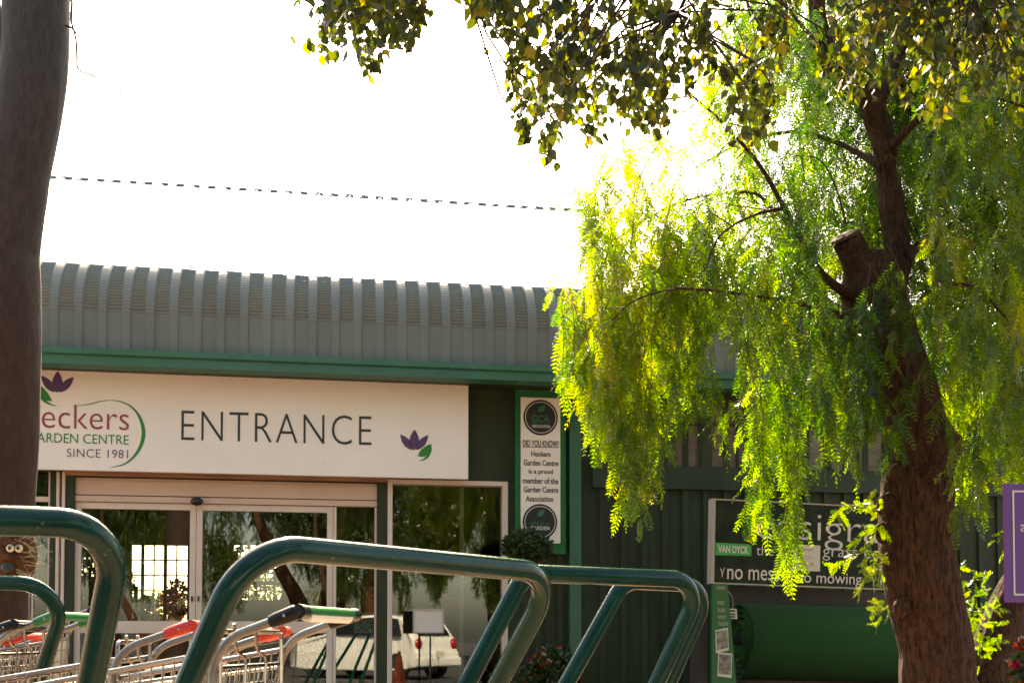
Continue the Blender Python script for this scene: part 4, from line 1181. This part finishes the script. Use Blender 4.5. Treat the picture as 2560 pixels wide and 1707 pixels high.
bt_ = thing('broadleaf_tree', 'tree with pointed oval yellowing leaves overhanging from the top of the picture', 'tree', (3.6, 1.2, 0))
tk = MB()
BROPTS = []
limbs = [[(3.6, 1.2, 0, .24), (3.5, 1.3, 1.5, .19), (3.3, 1.6, 3.0, .16), (2.9, 2.3, 4.2, .12), (2.3, 3.4, 4.9, .085), (1.5, 4.2, 5.1, .06), (.6, 4.5, 4.6, .03), (-.2, 4.5, 4.05, .012)],
         [(3.3, 1.6, 3.0, .12), (3.3, 2.8, 4.2, .08), (2.9, 3.9, 4.5, .05), (2.3, 4.6, 4.2, .02)],
         [(2.3, 3.4, 4.9, .05), (1.3, 3.9, 4.2, .03), (.6, 4.3, 3.6, .012)],
         [(2.9, 2.3, 4.2, .06), (2.2, 3.4, 4.0, .035), (1.6, 4.2, 3.4, .012)],
         [(2.3, 3.4, 4.9, .04), (1.2, 4.3, 4.3, .025), (.2, 4.7, 3.75, .012), (-.5, 4.7, 3.5, .005)],
         [(2.9, 3.9, 4.5, .04), (2.6, 4.5, 3.8, .02), (2.2, 4.7, 3.45, .008)], [(1.5, 4.2, 5.1, .03), (1.0, 4.5, 4.1, .018), (.65, 4.6, 3.4, .007)],
         [(3.5, 1.3, 1.5, .10), (4.2, .6, 3.4, .07), (4.6, -.2, 5.2, .03)]]
for L_ in limbs:
    rows = spline(L_, 6); tk.tube([r_[:3] for r_ in rows], [max(.004, r_[3]) for r_ in rows], 14, wob=noise_wob(.05, 33)); BROPTS.extend([r_[:3] for r_ in rows])
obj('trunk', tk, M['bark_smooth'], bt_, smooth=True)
BLOW = [(795, 60), (805, 162), (835, 150), (880, 120), (905, 185), (925, 205), (945, 200), (962, 120), (1000, 100), (1025, 146), (1045, 50), (1066, -10), (1090, -60), (1135, -60), (1150, 50), (1200, 88), (1262, 95), (1272, 210), (1300, 345), (1318, 355), (1340, 300), (1360, 415), (1395, 425), (1410, 340), (1470, 380), (1500, 372), (1560, 330), (1600, 350), (1680, 362), (1720, 300), (1750, 190), (1775, 200), (1800, 330), (1830, 372), (1900, 372), (1955, 330), (1980, 215), (2040, 225), (2110, 285), (2200, 270), (2300, 322), (2400, 335), (2480, 260), (2560, 285), (2700, 260)]
rg = np.random.default_rng(17)
bs, ds, ls, tn = [], [], [], []
tw_ = MB()
n_t = 0
def add_twig(x, y, Y, L, lo_tint=.0, size=.047):
    e = np.array(at(x, y, Y))
    pts = strand(np.zeros(3), L, rg.uniform(0, 6.28), rg, rg.uniform(.1, .6)); pts = [q - pts[-1] + e for q in pts]
    if rg.random() < .45:
        q, dd = nearest(BROPTS, pts[0])
        if dd < 2.2: tw_.tube([q, q*.55 + pts[0]*.45 + np.array([rg.normal(0, .06), rg.normal(0, .06), .07*dd]), pts[0]*.85 + q*.15 + rg.normal(0, .02, 3), pts[0]], [.007, .0045, .0035, .003], 5, cap=False)
    tw_.tube(pts, [max(.0009, .003 * (1 - i/len(pts))) for i in range(len(pts))], 4, cap=False)
    for i, q in enumerate(pts):
        for r_ in range(rg.integers(1, 4)):
            a = rg.uniform(0, 6.28); dv = np.array([math.cos(a) * .55, math.sin(a) * .55, -rg.uniform(.35, 1.3)])
            bs.append(q + rg.normal(0, .012, 3)); ds.append(dv); ls.append(size * rg.uniform(.6, 1.2)); u_ = rg.random(); tn.append(rg.uniform(0, .4) if u_ < .74 else rg.uniform(.45, .72) if u_ < .95 else rg.uniform(.8, 1))
while n_t < 800:
    x = rg.uniform(795, 2640)
    lo = interp(BLOW, x)
    if lo < 0: continue
    up = -230 if x > 1140 else -90
    y = lo - 18 - (lo - 18 - up) * rg.random() ** 1.05
    if x < 1075 and rg.random() < .15: continue
    if 1960 < x < 2060 and y > 90 and rg.random() < .5: continue
    if 1690 < x < 1790 and rg.random() < .45: continue
    if 1985 < x < 2085 and y < 215 and rg.random() < .85: continue
    if 1770 < x < 1870 and y < 150 and rg.random() < .8: continue
    Y = rg.uniform(3.9, 5.3)
    add_twig(x, y, Y, rg.uniform(.08, .32))
    n_t += 1
for x, y in ((815, 150), (842, 140), (870, 130), (925, 190), (938, 188), (1020, 135), (1345, 290), (1372, 408), (1388, 412), (1310, 342), (1478, 372), (1832, 365), (1895, 365), (1300, 330), (1220, 80), (1240, 90), (1265, 82)):
    add_twig(x, y - 10, 4.4, .16)
# the crown above the picture
for i in range(420):
    p = np.array([rg.uniform(-.6, 4.2), rg.uniform(2.2, 5.6), rg.uniform(3.9, 5.4)])
    pr = (p[2] - CAMZ) / p[1] * FPX
    if pr < 1690: continue
    L_ = rg.uniform(.15, .4)
    pts = strand(np.zeros(3), L_, rg.uniform(0, 6.28), rg, .5); pts = [q + p for q in pts]
    for q in pts:
        for r_ in range(2):
            bs.append(q); a = rg.uniform(0, 6.28); ds.append(np.array([math.cos(a) * .6, math.sin(a) * .6, -rg.uniform(.2, 1.2)])); ls.append(.055 * rg.uniform(.7, 1.2)); tn.append(rg.uniform(0, .5))
V, Fq, idx = broad(np.array(bs), np.array(ds), np.array(ls), 4)
mesh_np('crown', V, Fq, M['broad_leaf'], bt_, np.array(tn)[idx])
obj('twigs', tw_, M['twig'], bt_)

# ================================================================== SMOOTH LEFT TREE
LY = 6.4
b0 = at(10, 2040, LY)
lt_ = thing('smooth_barked_tree', 'smooth grey brown tree trunk at the left edge with bare hanging twigs', 'tree', (b0.x, b0.y, 0))
tk = MB()
EDGE = [(2060, 90), (1900, 80), (1700, 70), (1500, 66), (1400, 70), (1260, 80), (1180, 86), (1100, 92), (1000, 95), (850, 98), (700, 97), (640, 95), (560, 103), (480, 115), (420, 123), (350, 138), (300, 148), (200, 164), (100, 171), (0, 172), (-150, 176), (-400, 190), (-800, 240)]
rows = []
for y, xr in EDGE:
    wd = 162 if y < 300 else 162 + (y - 300) * .012
    if y > 1700: wd += (y - 1700) * .35
    rows.append((xr - wd / 2, y, wd, 0))
limb(tk, rows, LY, 72, bark_wob(.022, 23.3), 12)
limb(tk, [(60, 330, 150, .12), (10, 160, 110, .15), (-40, 20, 90, .18), (-110, -200, 80, .22), (-250, -600, 60, .3)], LY, 22, noise_wob(.02, 43, 5), 5)
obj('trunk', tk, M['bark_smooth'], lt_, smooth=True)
tg = MB()
Zt = lambda x, y: (x / 3.357, y / 3.357)
def twig(ptsz, w0, w1, dy0=0., dy1=-.3):
    w0 *= 1.7; w1 *= 1.5
    n = len(ptsz)
    limb(tg, [(*Zt(*q), w0 + (w1 - w0) * i / (n - 1), dy0 + (dy1 - dy0) * i / (n - 1)) for i, q in enumerate(ptsz)], LY - .05, 6, None, 3)
twig([(560, -60), (590, -10), (604, 30), (598, 170), (618, 255), (638, 340), (645, 470), (650, 565), (700, 610), (780, 637), (860, 695), (950, 742), (1030, 765), (1130, 810), (1210, 840), (1380, 950), (1490, 1015)], 4.2, 1.5, 0, -.8)
twig([(555, 220), (590, 230), (622, 258), (690, 322), (800, 328), (900, 344), (980, 345)], 4, 1.0)
twig([(780, 637), (860, 648), (950, 653)], 2.0, .9, -.3, -.4)
twig([(650, 480), (700, 530), (745, 580), (790, 680), (830, 800)], 1.6, .8, -.2, -.4)
twig([(650, 560), (645, 620)], 2.5, 1)
twig([(1000, 758), (1048, 805)], 1.6, .8, -.5, -.5)
twig([(890, -100), (893, 20), (903, 100)], 1.5, 0.9)
obj('bare_twigs', tg, M['twig'], lt_)

# carved face hung on that trunk
FY = LY - .26
fc = at(14, 1390, FY)
tf = thing('carved_face', 'carved brown wooden face with round staring eyes hung on the left trunk', 'garden ornament', fc)
hw, hh = .125, .135
def fp(px, py, dy=0): return at(px, py, FY + dy)
s = MB()
# head: lofted bark slab with brow, nose ridge and chin
Vv = []; nx_, nz_ = 15, 21
for j in range(nz_):
    v = j / (nz_ - 1); wv = hw * (1.0 - .35 * abs(v - .55) ** 1.5 * 2.2)
    for i in range(nx_):
        u = i / (nx_ - 1) * 2 - 1
        dp = .10 * math.sqrt(max(0, 1 - u*u*.92))
        dp += .030 * math.exp(-((v - .72) / .045) ** 2) * math.exp(-(u / .75) ** 4)                       # brow
        dp -= .035 * (math.exp(-((v - .64) / .05) ** 2)) * (math.exp(-((abs(u) - .38) / .2) ** 2))         # sockets
        dp += .050 * math.exp(-(u / .18) ** 2) * math.exp(-((v - .50) / .12) ** 2)                          # nose
        dp -= .045 * math.exp(-(u / .30) ** 2) * math.exp(-((v - .30) / .05) ** 2)                          # open mouth
        dp += .018 * math.exp(-(u / .35) ** 2) * math.exp(-((v - .23) / .03) ** 2)
        dp += random.uniform(-.004, .004)
        Vv.append((fc.x + u * wv, fc.y - dp + .10, fc.z - hh + 2 * hh * v))
Ff = [(j*nx_+i, j*nx_+i+1, (j+1)*nx_+i+1, (j+1)*nx_+i) for j in range(nz_-1) for i in range(nx_-1)]
Bk = [(x, fc.y + .10, z) for x, y, z in Vv]; n = len(Vv)
edge = [i for i in range(nx_)] + [j*nx_+nx_-1 for j in range(1, nz_)] + [(nz_-1)*nx_+i for i in range(nx_-2, -1, -1)] + [j*nx_ for j in range(nz_-2, 0, -1)]
Ff += [(edge[(k+1) % len(edge)], edge[k], edge[k]+n, edge[(k+1) % len(edge)]+n) for k in range(len(edge))]
s.add(Vv + Bk, Ff); fo = obj('head', s, M['carved'], tf, smooth=True)
for px in (33, 51):
    q = fp(px, 1371); q.y = FY - .035 if px == 33 else FY - .02
    e = MB(); e.ball(q, .021, .018, .021, 14, 9); eo = obj('eye', e, M['eye_white'], tf, smooth=True)
    e = MB(); e.ball(q + Vector((0.002, -.0155, 0)), .009, .006, .010, 10, 7); obj('pupil', e, M['black'], eo)
    e = MB(); e.tube([q + Vector((-.03, -.012, .018)), q + Vector((0, -.022, .036)), q + Vector((.03, -.01, .02))], [.006, .010, .006], 8); obj('eyebrow', e, M['carved'], tf, smooth=True)
e = MB(); q = fp(25, 1420); e.ball((q.x, FY - .03, q.z), .035, .012, .028, 14, 9); obj('mouth', e, M['black'], tf, smooth=True)
h = MB()
for i in range(46):                                       # straw hair and whiskers down the side
    a = Vector((fc.x + hw * random.uniform(.3, .98), fc.y + random.uniform(-.02, .06), fc.z + random.uniform(-.17, .12)))
    L_ = random.uniform(.05, .13)
    h.tube([a, a + Vector((L_ * .6, -.02, random.uniform(-.03, .04))), a + Vector((L_, random.uniform(-.05, .03), random.uniform(-.08, .02)))], [.002, .0016, .0008], 4, cap=False)
obj('straw_hair', h, M['straw'], tf)

# wispy air plants between that trunk and the shop
def air_plant(x, y, Y, label, n=46, rad=.11):
    c_ = at(x, y, Y); r_ = thing('air_plant', label, 'plant', c_, 0, 'air plants hanging by the left trunk')
    m = MB()
    for i in range(n):
        th = random.uniform(0, 6.28); ph = random.uniform(-1.0, 1.2); L_ = rad * random.uniform(.6, 1.3)
        d = Vector((math.cos(th)*math.cos(ph), math.sin(th)*math.cos(ph), math.sin(ph)))
        cu = Vector((random.uniform(-.6, .6), random.uniform(-.6, .6), random.uniform(-.9, .3)))
        P = [c_ + d * L_ * t + cu * L_ * .5 * t * t for t in (0, .35, .7, 1.0)]
        m.tube(P, [.003, .0028, .002, .0006], 4, cap=False)
    obj('leaves', m, M['straw'], r_)
    m = MB(); m.ball(c_, .022, .022, .02, 8, 6); m.tube([c_, c_ + Vector((0, 0, 2.2))], .0015, 4); obj('hanger', m, M['twig'], r_)
air_plant(72, 1400, 6.75, 'wispy pale air plant beside the carved face')
air_plant(36, 1510, 6.75, 'wispy pale air plant below the carved face, above the trolley handles')

# ================================================================== PLANTS IN POTS
def leafball(c_, rx, ry, rz, n, size, seed, hollow=.55, wr=.36):
    rg = np.random.default_rng(seed)
    d = unit(rg.normal(size=(n, 3))); rad = hollow + (1 - hollow) * rg.random((n, 1)) ** .6
    lump = 1 + .18 * np.sin(d[:, :1] * 5 + seed) * np.cos(d[:, 2:] * 6 + d[:, 1:2] * 4)
    p = np.array(c_) + d * rad * lump * np.array([rx, ry, rz])
    dv = d * .8 + rg.normal(0, .6, (n, 3)) + np.array([0, 0, .1])
    return broad(p, dv, size * rg.uniform(.6, 1.25, n), seed, wr), rg

def potted(name, label, cat, top, rx, rz, n, size, seed, pot='terracotta', stem=True, leafmat='bush_leaf', group=None, flowers=0, fmat='flower', pot_r=.13, pot_h=.24, ry=None, fsize=.034, z0=0.0):
    """a plant whose crown is centred on `top`, standing in a pot on the floor below it"""
    r_ = thing(name, label, cat, (top.x, top.y, z0), 0, group)
    (V, Fq, idx), rg = leafball(top, rx, ry or rx, rz, n, size, seed)
    mesh_np('foliage', V, Fq, M[leafmat], r_, rg.random(n)[idx])
    if flowers:
        d = unit(rg.normal(size=(flowers, 3))); p = np.array(top) + d * np.array([rx, ry or rx, rz]) * rg.uniform(.9, 1.06, (flowers, 1))
        bb = np.repeat(p, 5, axis=0); dd = np.repeat(d, 5, axis=0) * .5 + rg.normal(0, .8, (flowers*5, 3))
        V, Fq, idx = broad(bb, dd, np.full(flowers*5, fsize), seed + 1, .5)
        tt = np.repeat(rg.choice([0, .33, .33, .66, 1.0], flowers), 5)
        mesh_np('flowers', V, Fq, M[fmat], r_, tt[idx])
    m = MB(); m.lathe((top.x, top.y, z0), [(pot_r*.7, .012), (pot_r, pot_h*.86), (pot_r*1.1, pot_h*.87), (pot_r*1.1, pot_h), (pot_r*.95, pot_h), (pot_r*.9, pot_h - .03)], 24)
    po = obj('pot', m, M[pot], r_, smooth=True, auto=30)
    m = MB(); m.lathe((top.x, top.y, z0), [(pot_r*.9, pot_h - .035), (pot_r*.5, pot_h - .025)], 16); obj('soil', m, M['soil'], po)
    if stem:
        m = MB(); b_ = Vector((top.x, top.y, z0 + pot_h - .03))
        for i in range(3 if stem is True else stem):
            q = b_ + Vector((random.uniform(-.02, .02), random.uniform(-.02, .02), 0))
            m.tube([q, b_.lerp(top, .5) + Vector((random.uniform(-.02, .02), random.uniform(-.02, .02), 0)), top + Vector((random.uniform(-.5, .5)*rx, random.uniform(-.3, .3)*rx, 0))], [.014, .011, .005], 8)
        obj('stem', m, M['twig'], r_)
    return r_
PB = lambda px, py, y: BF @ Vector((bw(px, py, y)[0], y, bw(px, py, y)[1]))
potted('topiary_tree', 'small clipped green standard tree in front of the tall narrow notice board', 'plant', PB(1316, 1364, -.62), .225, .145, 1900, .042, 61, stem=1, pot_r=.2, pot_h=.35)
potted('flowering_plant', 'bush of red, orange and white flowers at the foot of the corner post', 'plant', PB(1385, 1680, -.7), .24, .24, 1300, .05, 62, flowers=52, pot_r=.22, pot_h=.4)
potted('flowering_plant', 'magenta flowering plant left of the orange and red one', 'plant', PB(1290, 1690, -.85), .20, .10, 420, .045, 63, flowers=16, fmat='flower', pot_r=.18, pot_h=.4)
potted('flowering_plant', 'red flowering plant at the right picture edge below the purple sign', 'plant', at(2572, 1665, 6.3), .09, .13, 260, .05, 64, flowers=30, pot_r=.14, pot_h=.4)
# inside the shop
IN = [(365, 1505, 1.5, .075, .06, 170, .032, 'dark little bonsai in a round black pot inside the left door', 'pot_dark', None),
      (440, 1500, 2.2, .11, .24, 380, .05, 'leafy green plant inside the left door near its right stile', 'terracotta', None),
      (548, 1440, 1.6, .24, .40, 900, .07, 'tall bushy plant inside the right door beside the middle stiles', 'pot_dark', None),
      (745, 1365, 2.6, .34, .34, 800, .08, 'large hanging green plant high inside the right door', 'pot_dark', None),
      (890, 1440, 1.2, .24, .50, 1000, .07, 'dense dark shrub behind the narrow side light', 'terracotta', None),
      (1020, 1340, 1.0, .20, .55, 800, .08, 'tall slim conifer-like plant just inside the shop window', 'pot_dark', None),
      (1090, 1470, 1.4, .36, .42, 1300, .075, 'wide dark bush filling the middle of the shop window', 'terracotta', None),
      (1200, 1500, 1.3, .28, .36, 900, .07, 'plant with yellow flowers inside the shop window at its right end', 'terracotta', 'yellow_flower'),
      (1210, 1600, .9, .26, .30, 900, .06, 'low green shrub at the bottom right of the shop window', 'pot_dark', None),
      (800, 1640, .9, .18, .25, 500, .06, 'small green plant low behind the right door', 'terracotta', None),
      (300, 1640, 1.0, .3, .14, 500, .06, 'low spreading green plant under the left door rail', 'pot_dark', None)]
for i, (x, y, dy, rx, rz, n, sz, lab, pot, fl_) in enumerate(IN):
    potted('indoor_plant', lab, 'plant', PB(x, y, dy), rx, rz, n, sz, 80 + i, pot=pot, group='plants standing inside the shop', flowers=26 if fl_ else 0, fmat=fl_ or 'flower', fsize=.05, z0=.013, pot_r=.12)
# display benches
for i, (x0, x1, py, y0, y1, lab) in enumerate(((510, 800, 1450, 3.6, 4.2, 'dark wooden display shelf inside the right door'), (990, 1240, 1560, 3.0, 3.6, 'dark wooden display shelf inside the shop window'), (190, 330, 1520, 3.8, 4.4, 'dark wooden display shelf inside the left door'))):
    ua, za = bw(x0, py, y0); ub, _ = bw(x1, py, y0)
    r_ = thing('display_shelf', lab, 'shelf', BF @ Vector(((ua+ub)/2, y0, 0)), WALL_A, 'display shelves inside the shop')
    m = MB()
    for z in (.35, .35 + (za - .35) * .5, za): obj('board', MB().box(ua, ub, y0, y1, z - .03, z), M['int_shelf'], r_, BF)
    for x in (ua + .03, ub - .03):
        for yy in (y0 + .03, y1 - .03):
            m = MB(); m.box(x - .025, x + .025, yy - .025, yy + .025, .013, za - .031) if False else m.box(x - .025, x + .025, yy - .0249, yy + .0249, .013, za + .3); obj('leg', m, M['int_shelf'], r_, BF)
    for q, (pot_c, pc_) in enumerate((('white', 'paper'), ('terracotta', 'terracotta'), ('dark', 'pot_dark'), ('green', 'pl_green'))):
        x_ = ua + (ub - ua) * (.12 + .25 * q + random.uniform(-.03, .03))
        w3 = BF @ Vector((x_, y0 + .25 + random.uniform(-.1, .1), za + .001))
        potted('potted_plant', 'small plant in a %s pot on the %s' % (pot_c, lab), 'plant', w3 + Vector((0, 0, random.uniform(.22, .42))), random.uniform(.09, .17), random.uniform(.1, .2), 160, .05, 140 + i*5 + q, pot=pc_, group='small plants on the shop shelves', flowers=8 if q % 2 else 0, z0=w3.z, pot_r=.08, pot_h=.13)
for q, (px, py, rx, lab_, fm_, nf) in enumerate(((345, 1530, .35, 'green bush standing outside beyond the barred rear window', 'flower', 0), (405, 1520, .4, 'pink flowering bush outside beyond the barred rear window', 'flower', 60), (650, 1470, .45, 'green shrub outside beyond the right hand rear window', 'flower', 0))):
    potted('garden_shrub', lab_, 'plant', PB(px, py, 11.0 + q * .5), rx, rx * .7, 700, .08, 300 + q, flowers=nf, fsize=.09, pot_r=.3, pot_h=.4)
potted('indoor_plant', 'pink flowering plant behind the narrow left window', 'plant', PB(92, 1500, 1.2), .22, .22, 300, .05, 201, flowers=26, pot_r=.14)
potted('indoor_plant', 'orange brown bushy plant in front of the fine mesh window', 'plant', PB(215, 1445, 4.8), .22, .32, 420, .06, 202, flowers=30, fmat='yellow_flower', fsize=.06, pot_r=.14)
# spotted yellow garden ornament
u, z = bw(790, 1497, .2)
q = BF @ Vector((u, .2, z))
r_ = thing('spotted_ornament', 'yellow oval garden ornament with black spots and yellow hair inside the right door', 'garden ornament', (q.x, q.y, 0), WALL_A)
m = MB(); m.ball((u, .2, z), .055, .03, .095, 18, 11); obj('body', m, M['yellow'], r_, BF, smooth=True)
for a, b_ in ((-.02, .045), (.026, .03), (.02, -.02), (-.022, -.01), (-.01, -.055)):
    m = MB(); m.ball((u + a, .2 - .026, z + b_), .010, .008, .011, 10, 6); obj('spot', m, M['black'], r_, BF)
m = MB()
for i in range(26):
    a = random.uniform(-1.2, 1.2); m.tube([(u, .2, z + .09), (u + .05*math.sin(a), .2 + random.uniform(-.03, .03), z + .12), (u + .085*math.sin(a), .2 + random.uniform(-.04, .04), z + .10 + .02*math.cos(3*a))], [.006, .005, .002], 5)
obj('hair', m, M['yellow'], r_, BF)
m = MB(); m.tube([(u, .2, .013), (u, .2, z - .09)], .008, 8); obj('stick', m, M['twig'], r_, BF)
# notice frames standing behind the glass
for (x0, y0, x1, y1, dy, lab, tone) in ((1032, 1521, 1110, 1582, -.5, 'white framed notice on a stand before the shop window', 'ink_white'), (886, 1531, 944, 1581, .35, 'darker framed notice behind the narrow side light', 'photo_print')):
    ua, za = bw(x0, y1, dy); ub, zb = bw(x1, y0, dy)
    q = BF @ Vector(((ua+ub)/2, dy, 0))
    r_ = thing('notice_stand', lab, 'notice', (q.x, q.y, 0), WALL_A, 'framed notices by the glass')
    m = MB(); m.box(ua + .012, ub - .012, dy, dy + .01, za + .012, zb - .012); obj('sheet', m, M[tone], r_, BF)
    m = MB(); m.box(ua, ub, dy - .008, dy + .012, zb - .012, zb); m.box(ua, ub, dy - .008, dy + .012, za, za + .012); m.box(ua, ua + .012, dy - .008, dy + .012, za + .012, zb - .012); m.box(ub - .012, ub, dy - .008, dy + .012, za + .012, zb - .012)
    obj('frame', m, M['frame_grey'], r_, BF)
    m = MB(); uc = (ua+ub)/2 + .02; m.tube([(uc, dy + .02, .013), (uc, dy + .02, za + .05)], .008, 8); m.lathe((uc, dy + .02, 0.013), [(.12, 0), (.12, .012), (.02, .02)], 18); obj('stand', m, M['black'], r_, BF)

# ================================================================== BEHIND THE CAMERA (seen mirrored in the glass)
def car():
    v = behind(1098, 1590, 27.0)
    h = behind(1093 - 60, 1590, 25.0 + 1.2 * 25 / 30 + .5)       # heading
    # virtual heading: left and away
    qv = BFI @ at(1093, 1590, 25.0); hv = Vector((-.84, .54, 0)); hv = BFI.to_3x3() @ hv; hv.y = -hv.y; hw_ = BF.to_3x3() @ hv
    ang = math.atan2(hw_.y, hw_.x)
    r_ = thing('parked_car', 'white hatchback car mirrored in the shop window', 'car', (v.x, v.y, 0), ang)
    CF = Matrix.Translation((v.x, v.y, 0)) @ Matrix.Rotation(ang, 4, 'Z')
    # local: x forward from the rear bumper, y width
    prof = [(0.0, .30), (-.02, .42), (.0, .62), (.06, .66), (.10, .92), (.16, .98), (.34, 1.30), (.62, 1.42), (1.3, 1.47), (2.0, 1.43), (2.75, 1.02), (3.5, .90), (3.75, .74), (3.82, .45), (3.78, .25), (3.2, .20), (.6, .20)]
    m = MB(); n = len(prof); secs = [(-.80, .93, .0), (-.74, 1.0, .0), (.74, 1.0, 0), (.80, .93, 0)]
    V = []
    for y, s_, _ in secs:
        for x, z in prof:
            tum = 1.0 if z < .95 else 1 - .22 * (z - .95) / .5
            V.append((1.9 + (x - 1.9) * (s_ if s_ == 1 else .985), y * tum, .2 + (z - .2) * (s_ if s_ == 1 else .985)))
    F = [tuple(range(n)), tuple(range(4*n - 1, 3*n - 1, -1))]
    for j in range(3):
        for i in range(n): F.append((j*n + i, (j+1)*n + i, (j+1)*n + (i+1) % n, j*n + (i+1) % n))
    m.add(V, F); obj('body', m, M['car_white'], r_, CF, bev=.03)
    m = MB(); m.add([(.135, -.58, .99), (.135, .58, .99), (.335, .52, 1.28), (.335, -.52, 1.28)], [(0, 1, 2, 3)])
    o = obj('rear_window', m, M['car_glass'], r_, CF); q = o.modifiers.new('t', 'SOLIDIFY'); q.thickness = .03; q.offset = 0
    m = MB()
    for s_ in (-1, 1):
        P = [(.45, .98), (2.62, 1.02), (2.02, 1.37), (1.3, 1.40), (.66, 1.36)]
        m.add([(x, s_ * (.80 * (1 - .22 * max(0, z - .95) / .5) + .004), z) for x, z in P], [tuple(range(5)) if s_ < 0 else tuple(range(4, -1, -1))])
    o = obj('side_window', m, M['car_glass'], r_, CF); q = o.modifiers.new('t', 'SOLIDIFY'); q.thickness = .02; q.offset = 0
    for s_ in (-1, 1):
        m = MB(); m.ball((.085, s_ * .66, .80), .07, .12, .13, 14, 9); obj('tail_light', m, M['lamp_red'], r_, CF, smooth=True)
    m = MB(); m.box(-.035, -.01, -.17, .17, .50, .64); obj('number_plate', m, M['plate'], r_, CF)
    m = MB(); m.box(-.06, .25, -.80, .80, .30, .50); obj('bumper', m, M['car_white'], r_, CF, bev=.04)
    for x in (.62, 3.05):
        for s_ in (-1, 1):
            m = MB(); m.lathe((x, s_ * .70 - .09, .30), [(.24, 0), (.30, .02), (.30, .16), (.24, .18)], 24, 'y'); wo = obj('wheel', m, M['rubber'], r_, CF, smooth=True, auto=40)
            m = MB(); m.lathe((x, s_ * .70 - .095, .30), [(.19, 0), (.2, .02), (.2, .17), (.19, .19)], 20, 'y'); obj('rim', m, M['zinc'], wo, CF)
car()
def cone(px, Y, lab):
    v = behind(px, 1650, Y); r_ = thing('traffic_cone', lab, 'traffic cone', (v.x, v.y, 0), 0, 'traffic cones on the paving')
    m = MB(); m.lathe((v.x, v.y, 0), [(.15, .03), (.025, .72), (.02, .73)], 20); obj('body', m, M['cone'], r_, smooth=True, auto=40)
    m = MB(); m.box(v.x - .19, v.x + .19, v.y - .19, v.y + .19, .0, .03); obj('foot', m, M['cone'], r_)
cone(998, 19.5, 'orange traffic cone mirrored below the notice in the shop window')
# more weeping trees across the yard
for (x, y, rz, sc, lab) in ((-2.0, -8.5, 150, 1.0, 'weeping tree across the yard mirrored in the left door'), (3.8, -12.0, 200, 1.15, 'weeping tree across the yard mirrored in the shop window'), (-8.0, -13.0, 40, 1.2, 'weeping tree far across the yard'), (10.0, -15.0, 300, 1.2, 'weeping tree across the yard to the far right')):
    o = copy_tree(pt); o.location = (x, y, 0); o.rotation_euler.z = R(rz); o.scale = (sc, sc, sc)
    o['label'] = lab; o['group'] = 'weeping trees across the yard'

for i, (x, y, rz, sc) in enumerate(((-3, -17, 70, 2.0), (4, -19, 190, 2.2), (-12, -16, 250, 2.0), (13, -18, 20, 2.1), (-20, -12, 130, 2.1), (21, -13, 310, 2.1))):  # tall far row added behind the camera to cut sky light
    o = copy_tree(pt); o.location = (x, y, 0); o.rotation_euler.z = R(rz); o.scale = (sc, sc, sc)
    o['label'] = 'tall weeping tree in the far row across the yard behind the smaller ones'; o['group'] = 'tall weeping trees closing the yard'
